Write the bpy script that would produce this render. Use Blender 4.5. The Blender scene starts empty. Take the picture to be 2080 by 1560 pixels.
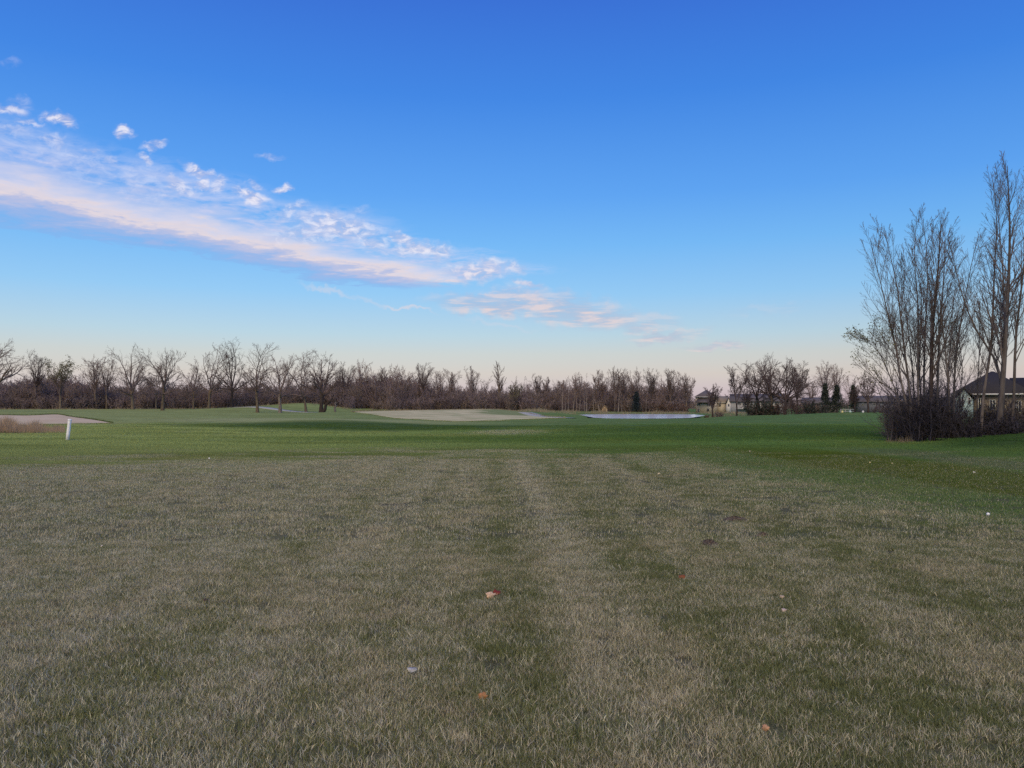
import bpy, math
import numpy as np

sc = bpy.context.scene
PI = math.pi
R = math.radians

# ------------------------------------------------------------------ camera
EYE, HOR, FPX = 1.6, 822.0, 1560.0
cam_data = bpy.data.cameras.new('camera')
cam = bpy.data.objects.new('camera', cam_data)
sc.collection.objects.link(cam)
cam.location = (0, 0, EYE)
cam.rotation_euler = (PI / 2, 0, 0)
cam_data.sensor_width = 36
cam_data.lens = 36 * FPX / 2080
cam_data.shift_y = (HOR - 780) / 2080
cam_data.clip_start = 0.05
cam_data.clip_end = 9000
sc.camera = cam

# ------------------------------------------------------------------ sky
SUN_EL, SUN_ROT = 42.0, 165.0
world = bpy.data.worlds.new('World')
sc.world = world
world.use_nodes = True
wt = world.node_tree
wt.nodes.clear()


class NB:
    """small helper that adds nodes to a tree"""
    def __init__(self, nt):
        self.nt = nt

    def node(self, kind, **kw):
        n = self.nt.nodes.new(kind)
        for k, v in kw.items():
            setattr(n, k, v)
        return n

    def put(self, sock, v):
        if isinstance(v, bpy.types.NodeSocket):
            self.nt.links.new(v, sock)
        elif v is not None:
            sock.default_value = v

    def m(self, op, a, b=0.0, c=None, clamp=False):
        n = self.node('ShaderNodeMath', operation=op, use_clamp=clamp)
        self.put(n.inputs[0], a)
        self.put(n.inputs[1], b)
        if c is not None:
            self.put(n.inputs[2], c)
        return n.outputs[0]

    def vm(self, op, a, b=None, scale=None):
        n = self.node('ShaderNodeVectorMath', operation=op)
        self.put(n.inputs[0], a)
        if b is not None:
            self.put(n.inputs[1], b)
        if scale is not None:
            self.put(n.inputs['Scale'], scale)
        return n.outputs['Value'] if op in ('LENGTH', 'DOT_PRODUCT', 'DISTANCE') else n.outputs[0]

    def sep(self, v):
        n = self.node('ShaderNodeSeparateXYZ')
        self.put(n.inputs[0], v)
        return n.outputs

    def comb(self, x, y, z=0.0):
        n = self.node('ShaderNodeCombineXYZ')
        for s, v in zip(n.inputs, (x, y, z)):
            self.put(s, v)
        return n.outputs[0]

    def sstep(self, v, a, b, lo=0.0, hi=1.0):
        n = self.node('ShaderNodeMapRange', interpolation_type='SMOOTHSTEP')
        for i, x in enumerate((v, a, b, lo, hi)):
            self.put(n.inputs[i], x)
        return n.outputs[0]

    def noise(self, vec, scale, detail=4.0, rough=0.55, dist=0.0):
        n = self.node('ShaderNodeTexNoise')
        self.put(n.inputs['Vector'], vec)
        n.inputs['Scale'].default_value = scale
        n.inputs['Detail'].default_value = detail
        n.inputs['Roughness'].default_value = rough
        n.inputs['Distortion'].default_value = dist
        return n.outputs['Fac']

    def noisec(self, vec, scale, detail=4.0):
        n = self.node('ShaderNodeTexNoise')
        self.put(n.inputs['Vector'], vec)
        n.inputs['Scale'].default_value = scale
        n.inputs['Detail'].default_value = detail
        return n.outputs['Color']

    def mix(self, f, a, b, mode='MIX'):
        n = self.node('ShaderNodeMix', data_type='RGBA', blend_type=mode)
        self.put(n.inputs[0], f)
        self.put(n.inputs[6], a if isinstance(a, bpy.types.NodeSocket) else (*a[:3], 1))
        self.put(n.inputs[7], b if isinstance(b, bpy.types.NodeSocket) else (*b[:3], 1))
        return n.outputs[2]

    def ramp(self, f, stops, interp='LINEAR'):
        n = self.node('ShaderNodeValToRGB')
        self.put(n.inputs[0], f)
        cr = n.color_ramp
        cr.interpolation = interp
        while len(cr.elements) < len(stops):
            cr.elements.new(0.5)
        for e, (p, c) in zip(cr.elements, stops):
            e.position = p
            e.color = (*c[:3], c[3] if len(c) > 3 else 1)
        return n


def lin(r, g, b):
    f = lambda c: (c / 255 / 12.92) if c <= 10.3 else ((c / 255 + 0.055) / 1.055) ** 2.4
    return (f(r), f(g), f(b))


def build_world():
    b = NB(wt)
    out = b.node('ShaderNodeOutputWorld')
    d = b.node('ShaderNodeTexCoord').outputs['Generated']
    x, y, z = b.sep(d)
    sky = b.node('ShaderNodeTexSky')
    sky.sky_type = 'NISHITA'
    sky.sun_disc = False
    sky.sun_elevation = R(SUN_EL)
    sky.sun_rotation = R(SUN_ROT)
    sky.air_density, sky.dust_density, sky.ozone_density = 1.0, 1.0, 2.0
    nish = b.vm('MULTIPLY', b.vm('SCALE', sky.outputs[0], scale=0.05), (0.7, 0.95, 1.0))
    # twilight blue and the pink belt above the horizon, by elevation only
    hyp = b.m('SQRT', b.m('SUBTRACT', 1.0, b.m('MULTIPLY', z, z)))
    tv = b.m('DIVIDE', z, b.m('MAXIMUM', hyp, 0.02))          # tangent of elevation
    stops = SKY_STOPS
    r = b.ramp(b.m('DIVIDE', tv, 0.6, clamp=True), [(p / 0.6, c) for p, c in stops])
    base = b.vm('ADD', nish, r.outputs[0])
    # ---- clouds, on a flat deck overhead: deck coordinates are (x/z, y/z)
    zz = b.m('MAXIMUM', z, 0.01)
    px_, py_ = b.m('DIVIDE', x, zz), b.m('DIVIDE', y, zz)
    deck = b.comb(px_, py_)
    ca = b.m('ADD', b.m('MULTIPLY', px_, 0.835), b.m('MULTIPLY', py_, -0.55))   # across the bank
    sa = b.m('ADD', b.m('MULTIPLY', px_, 0.55), b.m('MULTIPLY', py_, 0.835))    # along it
    sn = b.comb(b.m('MULTIPLY', sa, 0.95), b.m('MULTIPLY', ca, 0.85))
    n1 = b.noise(sn, 1.6, 5, 0.55)
    n2 = b.noise(sn, 4.6, 6, 0.6, 0.6)
    n3 = b.noise(sn, 11.0, 5, 0.6, 0.4)
    warp = b.m('ADD', b.m('MULTIPLY', b.m('SUBTRACT', n1, 0.5), 0.85), b.m('MULTIPLY', b.m('SUBTRACT', n2, 0.5), 0.75))
    fine = b.m('MULTIPLY', b.m('SUBTRACT', n3, 0.5), 0.26)
    cw = b.m('ADD', b.m('ADD', ca, warp), fine)
    t = b.m('DIVIDE', b.m('ADD', cw, 4.72), 1.95, clamp=True)
    br = b.ramp(t, [(0.0, (*lin(140, 180, 234), 0.0)), (0.07, (*lin(136, 174, 231), 0.42)),
                    (0.20, (*lin(160, 182, 229), 0.80)), (0.31, (*lin(192, 194, 224), 0.90)),
                    (0.40, (*lin(230, 217, 222), 0.96)), (0.50, (*lin(226, 219, 232), 0.88)),
                    (0.64, (*lin(208, 210, 238), 0.78)), (0.84, (*lin(202, 212, 244), 0.62)), (1.0, (*lin(196, 212, 246), 0.0))], 'EASE')
    # the bank runs unbroken to its tip, then in shreds towards the horizon
    sw = b.m('ADD', sa, b.m('MULTIPLY', b.m('SUBTRACT', n2, 0.5), 0.9))
    seg1 = b.sstep(sw, 4.75, 5.15, 1.0, 0.0)
    shred = b.m('MULTIPLY', b.m('SUBTRACT', b.m('ADD', b.m('MULTIPLY', n2, 0.7), b.m('MULTIPLY', n3, 0.35)), 0.43), 4.5, clamp=True)
    upper = b.sstep(t, 0.42, 0.66)
    keep = b.m('SUBTRACT', 1.0, b.m('MULTIPLY', upper, b.m('SUBTRACT', 1.0, shred)))
    abank = b.m('MULTIPLY', b.m('MULTIPLY', br.outputs[1], seg1), keep)
    abank = b.m('MULTIPLY', abank, b.m('ADD', 0.75, b.m('MULTIPLY', n3, 0.4)), clamp=True)
    # single puffs: centre, half sizes and tilt in tangent space (x/y, z/y)
    yy = b.m('MAXIMUM', y, 0.02)
    tu, tw = b.m('DIVIDE', x, yy), b.m('DIVIDE', z, yy)
    tn = b.comb(b.m('MULTIPLY', tu, 15.6), b.m('MULTIPLY', tw, 15.6))      # 1 unit = 100 photo pixels
    tw_n = b.noisec(tn, 1.7, 5)
    tw_f = b.noisec(tn, 5.5, 5)
    q = b.vm('ADD', tn, b.vm('SCALE', b.vm('SUBTRACT', tw_n, (0.5, 0.5, 0.5)), scale=0.55))
    q = b.vm('ADD', q, b.vm('SCALE', b.vm('SUBTRACT', tw_f, (0.5, 0.5, 0.5)), scale=0.24))
    front = b.sstep(y, 0.15, 0.3)
    dens, body = None, None
    for (cx, cy, hw, hh, tilt, a) in PUFFS:
        mp = b.node('ShaderNodeMapping', vector_type='TEXTURE')
        b.put(mp.inputs[0], q)
        mp.inputs[1].default_value = ((cx - 1040) / 100, (HOR - cy) / 100, 0)
        mp.inputs[2].default_value = (0, 0, R(-tilt))
        mp.inputs[3].default_value = (hw / 82, hh / 82, 1)
        l = b.vm('LENGTH', mp.outputs[0])
        f = b.sstep(l, 1.25, 0.25, 0.0, a)
        dens = f if dens is None else b.m('MAXIMUM', dens, f)
    tex = b.noise(b.vm('MULTIPLY', tn, (0.8, 1.5, 1.0)), 4.2, 6, 0.62, 0.5)
    gate = b.m('MULTIPLY', b.m('SUBTRACT', tex, 0.26), 3.4, clamp=True)
    strat = b.noise(b.vm('MULTIPLY', tn, (0.5, 3.2, 1.0)), 2.2, 5, 0.6, 0.3)
    soft = b.m('MULTIPLY', b.m('SUBTRACT', strat, 0.22), 2.6, clamp=True)
    lowc = b.sstep(tw, 0.165, 0.135)
    gate = b.m('ADD', b.m('MULTIPLY', gate, b.m('SUBTRACT', 1.0, lowc)), b.m('MULTIPLY', soft, lowc))
    dens = b.m('MULTIPLY', dens, gate)
    dens = b.m('MULTIPLY', dens, front)
    # thin straight streaks below the bank
    st = None
    for (x0, y0, x1, y1, w, a) in STREAKS:
        mp = b.node('ShaderNodeMapping', vector_type='TEXTURE')
        b.put(mp.inputs[0], q)
        dx, dy = (x1 - x0) / 100, -(y1 - y0) / 100
        mp.inputs[1].default_value = ((x0 + x1) / 200 - 10.4, (HOR - (y0 + y1) / 2) / 100, 0)
        mp.inputs[2].default_value = (0, 0, math.atan2(dy, dx))
        mp.inputs[3].default_value = (math.hypot(dx, dy) / 2, w / 100, 1)
        f = b.sstep(b.vm('LENGTH', mp.outputs[0]), 1.15, 0.1, 0.0, a)
        st = f if st is None else b.m('MAXIMUM', st, f)
    st = b.m('MULTIPLY', st, front)
    # puff colours: white tops, lavender undersides, warmer towards the horizon
    low = b.sstep(tw, 0.10, 0.22)
    pc = b.mix(low, lin(234, 214, 214), lin(246, 242, 250))
    pc = b.mix(b.sstep(tex, 0.40, 0.66), lin(186, 190, 222), pc)
    pc = b.mix(lowc, pc, b.mix(b.sstep(strat, 0.40, 0.62), lin(176, 182, 208), lin(230, 212, 212)))
    abank = b.m('MULTIPLY', abank, b.m('MULTIPLY', b.sstep(z, 0.02, 0.06), b.sstep(px_, 40.0, 20.0)))
    col = b.mix(abank, base, br.outputs[0])
    col = b.mix(b.m('MULTIPLY', st, 0.8), col, lin(214, 214, 226))
    col = b.mix(b.m('MULTIPLY', dens, 0.9), col, pc)
    bg = b.node('ShaderNodeBackground')
    b.put(bg.inputs[0], col)
    clear = b.node('ShaderNodeBackground')
    b.put(clear.inputs[0], base)
    # only the strip of sky that holds the bank needs its cloud nodes
    strip = b.m('MULTIPLY', b.m('LESS_THAN', tw, b.m('SUBTRACT', 0.256, b.m('MULTIPLY', tu, 0.31))), b.m('GREATER_THAN', tw, b.m('SUBTRACT', 0.088, b.m('MULTIPLY', tu, 0.08))))
    strip = b.m('MULTIPLY', strip, b.m('GREATER_THAN', y, 0.1))
    strip = b.m('MULTIPLY', strip, b.m('GREATER_THAN', tw, 0.04))
    ms = b.node('ShaderNodeMixShader')
    b.put(ms.inputs[0], strip)
    wt.links.new(clear.outputs[0], ms.inputs[1])
    wt.links.new(bg.outputs[0], ms.inputs[2])
    wt.links.new(ms.outputs[0], out.inputs[0])


# tangent of elevation -> what the twilight adds to the scattered daylight
SKY_STOPS = [(0, (0.4127, 0.2668, 0.3204)),
             (0.008, (0.4212, 0.2662, 0.3282)),
             (0.02, (0.4556, 0.2942, 0.3434)),
             (0.04, (0.4731, 0.3189, 0.2942)),
             (0.065, (0.424, 0.3425, 0.3167)),
             (0.09, (0.3268, 0.3671, 0.4166)),
             (0.142, (0.1782, 0.3442, 0.558)),
             (0.206, (0.0895, 0.2894, 0.6121)),
             (0.27, (0.0429, 0.2154, 0.6216)),
             (0.4, (0.0045, 0.1277, 0.5672)),
             (0.527, (0.003, 0.0756, 0.4978)),
             (0.6, (0.003, 0.0756, 0.4978))]
PUFFS = [
    (15, 222, 34, 12, 14, .8), (60, 253, 24, 7, 8, .6), (118, 244, 30, 16, 20, 1), (128, 256, 24, 8, 4, .9), (105, 287, 22, 10, 8, .5),
    (247, 271, 18, 10, 22, .95), (183, 302, 14, 7, 10, .7), (225, 316, 16, 10, 10, .45), (314, 294, 24, 9, -4, .75), (299, 319, 16, 8, 20, .75),
    (40, 205, 26, 12, 15, .3), (20, 268, 40, 12, 12, .35), (545, 319, 22, 7, 2, .4), (404, 349, 26, 9, 16, .95), (408, 369, 16, 7, 5, .85),
    (366, 372, 34, 13, 24, .75), (440, 372, 22, 14, -20, .65), (512, 402, 36, 13, 14, 1), (575, 384, 18, 7, 6, .9), (521, 377, 16, 6, 10, .55),
    (592, 430, 32, 9, -26, .55), (338, 397, 14, 7, 5, .4), (20, 130, 22, 8, 15, .15), (730, 435, 24, 10, -20, .3),
    (690, 462, 84, 24, 12, .9), (760, 488, 26, 12, 20, .7), (812, 487, 28, 9, 5, .85), (850, 510, 56, 18, 4, .95), (893, 514, 22, 18, -14, .8),
    (640, 474, 90, 22, -6, .6), (972, 548, 66, 21, -3, .95), (1049, 546, 16, 12, 0, .65), (930, 545, 26, 12, 10, .6),
    (1075, 580, 40, 10, 6, .8), (1000, 603, 90, 12, 0, .8), (1020, 621, 130, 16, 5, 1), (1120, 622, 130, 26, 8, .95), (1200, 642, 100, 26, 6, 1), (1150, 605, 80, 18, 10, .6),
    (1170, 600, 16, 6, -30, .3), (1330, 652, 56, 14, 8, .35), (1345, 682, 60, 10, -3, .95), (1300, 664, 50, 11, 4, .75), (1455, 704, 62, 8, 0, .8), (1400, 672, 50, 8, -4, .4),
    (1560, 628, 80, 8, -6, .12), (300, 372, 60, 42, 10, .28), (160, 330, 90, 40, 15, .25),
]
STREAKS = [(596, 573, 740, 606, 6, .55), (765, 612, 890, 636, 5, .9), (935, 640, 1095, 674, 7, .35), (690, 590, 820, 622, 5, .35)]
build_world()
world.cycles.sampling_method = 'MANUAL'
world.cycles.sample_map_resolution = 256

# last daylight: a broad warm glow behind the camera, set higher than the dusk sun
sun_d = bpy.data.lights.new('sun', 'SUN')
sun = bpy.data.objects.new('sun', sun_d)
sc.collection.objects.link(sun)
sun_d.energy = 2.5
sun_d.angle = R(55)
sun_d.color = (1.0, 0.72, 0.30)
sun.rotation_euler = (R(90 - SUN_EL), 0, R(SUN_ROT - 180))
sc.view_settings.view_transform = 'Standard'
sc.view_settings.look = 'None'
sc.view_settings.exposure = 0.0
sc.view_settings.gamma = 1.0
sc.cycles.use_denoising = False
# ------------------------------------------------------------------ helpers
COL = sc.collection
rng = np.random.default_rng(7)


def pt(px, py, d):
    """photo pixel at depth d -> world point"""
    return np.array([(px - 1040) / FPX * d, d, EYE - (py - HOR) / FPX * d])


def tag(o, label=None, cat=None, group=None, kind=None):
    for k, v in (('label', label), ('category', cat), ('group', group), ('kind', kind)):
        if v:
            o[k] = v
    return o


def link(o, parent=None):
    COL.objects.link(o)
    if parent is not None:
        o.parent = parent
    return o


def empty(name, loc, label, cat, group=None):
    o = bpy.data.objects.new(name, None)
    o.location = loc
    o.empty_display_size = 0.2
    link(o)
    return tag(o, label, cat, group)


def mesh_from(name, V, F, mat, smooth=False):
    """V (n,3); F list of index arrays, each (m,k)"""
    me = bpy.data.meshes.new(name)
    V = np.asarray(V, dtype=np.float32)
    F = [np.asarray(f, dtype=np.int32) for f in F if len(f)]
    me.vertices.add(len(V))
    me.vertices.foreach_set('co', V.ravel())
    loops = np.concatenate([f.ravel() for f in F])
    tot = np.concatenate([np.full(len(f), f.shape[1], np.int32) for f in F])
    start = np.concatenate([[0], np.cumsum(tot)[:-1]]).astype(np.int32)
    me.loops.add(len(loops))
    me.loops.foreach_set('vertex_index', loops)
    me.polygons.add(len(tot))
    me.polygons.foreach_set('loop_start', start)
    me.polygons.foreach_set('loop_total', tot)
    if smooth:
        me.polygons.foreach_set('use_smooth', np.ones(len(tot), bool))
    me.update(calc_edges=True)
    me.validate()
    if mat:
        me.materials.append(mat)
    return me


class MB:
    """collects simple shapes into one mesh"""
    def __init__(self):
        self.V, self.F, self.n = [], {}, 0

    def add(self, V, faces):
        V = np.asarray(V, float)
        self.V.append(V)
        for f in faces:
            self.F.setdefault(len(f), []).append([i + self.n for i in f])
        self.n += len(V)
        return self

    def box(self, x0, x1, y0, y1, z0, z1):
        V = [(x, y, z) for z in (z0, z1) for y in (y0, y1) for x in (x0, x1)]
        return self.add(V, [(0, 2, 3, 1), (4, 5, 7, 6), (0, 1, 5, 4), (2, 6, 7, 3), (0, 4, 6, 2), (1, 3, 7, 5)])

    def lathe(self, prof, k=16, c=(0, 0, 0)):
        V = []
        for r, z in prof:
            for i in range(k):
                a = 2 * PI * i / k
                V.append((c[0] + r * math.cos(a), c[1] + r * math.sin(a), c[2] + z))
        f = []
        for j in range(len(prof) - 1):
            for i in range(k):
                i2 = (i + 1) % k
                f.append((j * k + i, j * k + i2, (j + 1) * k + i2, (j + 1) * k + i))
        f.append(tuple(range(k))[::-1])
        f.append(tuple((len(prof) - 1) * k + i for i in range(k)))
        return self.add(V, f)

    def build(self, name, mat, parent=None, smooth=False, loc=None):
        me = mesh_from(name, np.concatenate(self.V), [np.array(v) for v in self.F.values()], mat, smooth)
        o = bpy.data.objects.new(name, me)
        if loc is not None:
            o.location = loc
        return link(o, parent)


def new_mat(name, rough=0.85, spec=0.2):
    m = bpy.data.materials.new(name)
    m.use_nodes = True
    nt = m.node_tree
    p = nt.nodes['Principled BSDF']
    p.inputs['Roughness'].default_value = rough
    p.inputs['Specular IOR Level'].default_value = spec
    return m, NB(nt), p


def plain(name, c, var=0.25, scale=6.0, rough=0.85, spec=0.2, bump=0.0):
    m, b, p = new_mat(name, rough, spec)
    pos = b.node('ShaderNodeNewGeometry').outputs['Position']
    n = b.noise(pos, scale, 5)
    lo, hi = [max(0, v * (1 - var)) for v in c], [min(1, v * (1 + var)) for v in c]
    b.put(p.inputs['Base Color'], b.mix(b.sstep(n, 0.3, 0.7), lo, hi))
    if bump:
        bn = b.node('ShaderNodeBump')
        bn.inputs['Strength'].default_value = bump
        bn.inputs['Distance'].default_value = 0.02
        b.put(bn.inputs['Height'], n)
        b.put(p.inputs['Normal'], bn.outputs[0])
    return m


# ------------------------------------------------------------------ terrain
# heights known at (photo column, depth) -> either photo row or height
CT = []
for c_ in (-700, -300, 0, 350, 700, 1040, 1400, 1750, 2080, 2500, 2900):
    for d_ in (2.5, 5, 9, 14, 20):
        CT.append((c_, d_, 0.0))


def row(px, d, py):
    CT.append((px, d, EYE - (py - HOR) / FPX * d))


for px_, d_, py_ in [
    (-300, 35, 893), (0, 35, 893), (0, 45, 878), (0, 60, 862.5), (75, 60, 862), (130, 60, 862), (-100, 85, 843), (0, 86, 843.2), (75, 86, 845.2),
    (110, 86, 841.5), (160, 76, 850), (225, 66, 859.5), (230, 85, 850), (110, 100, 841.5), (0, 100, 841.5), (0, 190, 832), (150, 190, 832),
    (270, 200, 831.5), (330, 185, 834), (395, 200, 831), (470, 205, 829.5), (520, 160, 838.5), (568, 155, 838.5), (645, 158, 838.5),
    (300, 120, 842.5), (450, 120, 842), (560, 180, 833), (490, 200, 827), (610, 205, 818.5), (640, 205, 819), (580, 205, 821), (660, 190, 836), (700, 205, 832),
    (350, 50, 871), (200, 50, 871), (350, 75, 855.5), (500, 55, 870), (700, 53, 876), (660, 75, 852), (600, 75, 853), (760, 76, 855.5), (500, 75, 856.5),
    (900, 78, 862), (1020, 78, 862), (900, 55, 873), (1040, 50, 875), (720, 130, 838), (800, 100, 850), (920, 88, 857), (1020, 92, 854), (1100, 100, 851.5),
    (720, 150, 836), (850, 160, 833.5), (960, 165, 832), (1010, 165, 831.6), (1060, 152, 836), (1130, 140, 839.5), (1130, 105, 849), (1075, 140, 842.5),
    (1010, 185, 834), (900, 190, 834), (1180, 150, 842), (1200, 60, 865), (1300, 60, 864), (1230, 105, 851), (1300, 112, 851), (1400, 112, 850.5), (1390, 119, 850), (1230, 119, 849.8),
    (1300, 119, 850.1), (1170, 175, 840.5), (1240, 190, 838.5), (1350, 190, 838.5), (1440, 170, 842), (1470, 130, 846), (1540, 135, 845), (1500, 100, 850.5), (1500, 60, 864),
    (1600, 112, 843), (1650, 112, 840), (1700, 112, 838), (1770, 112, 838.5), (1700, 92, 846.5), (1640, 92, 848), (1770, 92, 848), (1700, 70, 857.5), (1850, 70, 858),
    (1560, 80, 853), (1800, 33, 897), (1880, 32, 899), (1950, 30, 894.5), (2080, 29.5, 882), (2300, 29, 875), (2080, 26.5, 907), (1960, 25, 916), (2200, 24, 920),
    (2080, 36, 884), (1900, 40, 880), (1960, 85, 850), (2080, 85, 850), (2200, 85, 849), (1850, 110, 843), (2000, 110, 842), (-300, 85, 848), (-300, 190, 832),
]:
    row(px_, d_, py_)
for px_ in (1220, 1260, 1300, 1350, 1400):
    for d_ in (138, 155, 166):
        CT.append((px_, d_, -1.5))
for c_, d_, z_ in [(1700, 130, -0.2), (1600, 200, -0.7), (1440, 230, -0.9), (1800, 200, -0.5), (1300, 230, -0.5), (1100, 230, -0.1), (900, 230, 0.2), (600, 240, 1.0)]:
    CT.append((c_, d_, z_))
for c_ in (-700, -200, 300, 700, 1100, 1500, 1900, 2400, 2900):
    CT.append((c_, 300, -0.3))
    CT.append((c_, 500, -0.6))
CT = np.array(CT)


def tcoord(px, d):
    return np.stack([px / 260.0, np.log(d) * 4.6], -1)


def tps(r2):
    return np.sqrt(r2 + 0.02)


_P = tcoord(CT[:, 0], CT[:, 1])
_A = tps(((_P[:, None] - _P[None]) ** 2).sum(-1)) - np.eye(len(_P)) * 0.03
_W = np.linalg.solve(_A, CT[:, 2])


def ground_fn(x, y):
    x, y = np.broadcast_arrays(np.asarray(x, float), np.asarray(y, float))
    d = np.clip(y, 2.5, 520)
    px = np.clip(1040 + FPX * x / d, -750, 2950)
    q = tcoord(px, d).reshape(-1, 2)
    out = np.empty(len(q))
    for i in range(0, len(q), 20000):
        s_ = q[i:i + 20000]
        out[i:i + 20000] = tps(((s_[:, None] - _P[None]) ** 2).sum(-1)) @ _W
    z = out.reshape(x.shape)
    f = np.clip((y - 2.5) / 3.0, 0, 1)
    # small unevenness of the turf
    und = 0.012 * np.sin(x * 1.3 + 0.7 * y) * np.sin(y * 0.9 - 0.4 * x) + 0.02 * np.sin(x * 0.31 + 1) * np.sin(y * 0.27)
    return np.where(y > 520, -0.6, z * f) + und * np.clip(1.4 - y / 200, 0, 1)


GX = np.concatenate([-np.geomspace(4000, 60, 26), np.arange(-58, -16, 1.1), np.arange(-16, 16, 0.55), np.arange(16, 58, 1.1), np.geomspace(60, 4000, 26)])
GY = np.concatenate([-np.geomspace(3000, 3, 14), np.arange(0, 10, 0.5), np.arange(10, 60, 0.7), np.arange(60, 130, 1.0), np.arange(130, 240, 1.6), np.geomspace(242, 4500, 30)])
GXX, GYY = np.meshgrid(GX, GY)
GZ = ground_fn(GXX, GYY)


def ground_z(x, y):
    """height of the ground mesh itself"""
    x, y = np.broadcast_arrays(np.asarray(x, float), np.asarray(y, float))
    i = np.clip(np.searchsorted(GX, x) - 1, 0, len(GX) - 2)
    j = np.clip(np.searchsorted(GY, y) - 1, 0, len(GY) - 2)
    u = np.clip((x - GX[i]) / (GX[i + 1] - GX[i]), 0, 1)
    v = np.clip((y - GY[j]) / (GY[j + 1] - GY[j]), 0, 1)
    return (GZ[j, i] * (1 - u) + GZ[j, i + 1] * u) * (1 - v) + (GZ[j + 1, i] * (1 - u) + GZ[j + 1, i + 1] * u) * v


def gpt(px, d, dz=0.0):
    x = (px - 1040) / FPX * d
    return np.array([x, d, float(ground_z(x, d)) + dz])


def grass_colour(b, blades):
    """turf colour by place; returns (colour, greenness)"""
    geo = b.node('ShaderNodeNewGeometry')
    pos = geo.outputs['Position']
    x, y, z = b.sep(pos)
    flat = b.comb(x, y, 0.0)
    nb = b.noise(flat, 0.16, 3)
    nm = b.noise(flat, 0.75, 4, 0.6)
    nf = b.noise(flat, 3.2, 4, 0.6)
    strk = b.noise(b.vm('MULTIPLY', flat, (0.35, 0.9, 1.0)), 0.6, 4, 0.6)
    xx = b.m('ADD', x, 0.6)
    yb = b.m('SUBTRACT', 23.2, b.m('MULTIPLY', b.m('MULTIPLY', xx, xx), 0.028))
    wob = b.m('ADD', b.m('MULTIPLY', b.m('SUBTRACT', nb, 0.5), 14.0), b.m('MULTIPLY', b.m('SUBTRACT', strk, 0.5), 26.0))
    g1 = b.sstep(b.m('ADD', b.m('SUBTRACT', y, yb), wob), -7.0, 8.0)
    xb = b.m('SUBTRACT', 7.2, b.m('MULTIPLY', y, 0.13))
    g2 = b.sstep(b.m('ADD', b.m('SUBTRACT', x, xb), b.m('MULTIPLY', b.m('SUBTRACT', nm, 0.5), 4.0)), -2.2, 2.0, 0.0, 0.8)
    g2 = b.m('MULTIPLY', g2, b.sstep(y, 6.0, 12.0))
    # mower passes that run away from the camera
    xs = b.m('ADD', b.m('ADD', x, b.m('MULTIPLY', y, 0.026)), b.m('MULTIPLY', b.m('SUBTRACT', nm, 0.5), 0.35))
    st = b.m('MULTIPLY', b.m('ADD', b.m('SINE', b.m('ADD', b.m('MULTIPLY', xs, 5.3), 0.6)), b.m('SINE', b.m('ADD', b.m('MULTIPLY', xs, 3.1), 2.0))), 0.62)
    st = b.m('MULTIPLY', st, b.sstep(b.m('ABSOLUTE', b.m('SUBTRACT', x, 0.2)), 5.0, 1.0, 0.15, 1.0))
    st = b.m('MULTIPLY', st, b.sstep(nb, 0.35, 0.6, 0.6, 1.0))
    near = b.m('ADD', b.m('MULTIPLY', st, 0.19), b.m('MULTIPLY', b.m('SUBTRACT', nm, 0.47), 1.15))
    near = b.m('ADD', near, b.m('ADD', b.m('MULTIPLY', b.sstep(x, -4.0, 4.0), 0.20), 0.42))
    near = b.m('ADD', near, b.m('MULTIPLY', b.m('SUBTRACT', nf, 0.5), 1.35), clamp=True)
    green = b.m('MAXIMUM', b.m('MAXIMUM', g1, g2), b.m('MULTIPLY', near, 0.9))
    # a tan worn patch on the fairway
    wp = b.vm('LENGTH', b.vm('MULTIPLY', b.vm('SUBTRACT', flat, (-0.4, 47.5, 0)), (0.30, 0.16, 0)))
    green = b.m('MULTIPLY', green, b.sstep(wp, 0.3, 1.2, 0.55, 1.0))
    # greens: light olive left, deep green right; patches, passes
    side = b.sstep(b.m('DIVIDE', x, b.m('MAXIMUM', y, 3.0)), -0.55, 0.30)
    gcol = b.mix(side, (0.262, 0.312, 0.112), (0.100, 0.180, 0.052))
    strn = b.noise(b.vm('MULTIPLY', flat, (0.07, 0.28, 1.0)), 1.0, 4, 0.6)
    gcol = b.mix(b.sstep(strn, 0.42, 0.66, 0.0, 0.42), gcol, (0.070, 0.105, 0.014))
    gcol = b.mix(b.sstep(nb, 0.5, 0.72, 0.0, 0.4), gcol, (0.21, 0.205, 0.06))
    # dark green swell in front of the pale bunker
    sw = b.vm('LENGTH', b.vm('MULTIPLY', b.vm('SUBTRACT', flat, (-11.0, 63.0, 0)), (0.056, 0.092, 0)))
    gcol = b.mix(b.sstep(b.m('ADD', sw, b.m('MULTIPLY', b.m('SUBTRACT', nb, 0.5), 0.5)), 1.25, 0.5, 0.0, 0.88), gcol, (0.042, 0.085, 0.016))
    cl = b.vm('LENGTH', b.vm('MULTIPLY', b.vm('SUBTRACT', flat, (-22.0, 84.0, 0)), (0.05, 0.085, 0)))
    gcol = b.mix(b.sstep(cl, 1.2, 0.4, 0.0, 0.7), gcol, (0.30, 0.33, 0.15))  # highlight along the crest of the swell, painted into the green
    sw2 = b.vm('LENGTH', b.vm('MULTIPLY', b.vm('SUBTRACT', flat, (4.0, 38.0, 0)), (0.05, 0.22, 0)))
    gcol = b.mix(b.sstep(sw2, 1.3, 0.5, 0.0, 0.55), gcol, (0.045, 0.095, 0.014))
    sw3 = b.vm('LENGTH', b.vm('MULTIPLY', b.vm('SUBTRACT', flat, (17.0, 50.0, 0)), (0.055, 0.07, 0)))
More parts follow.
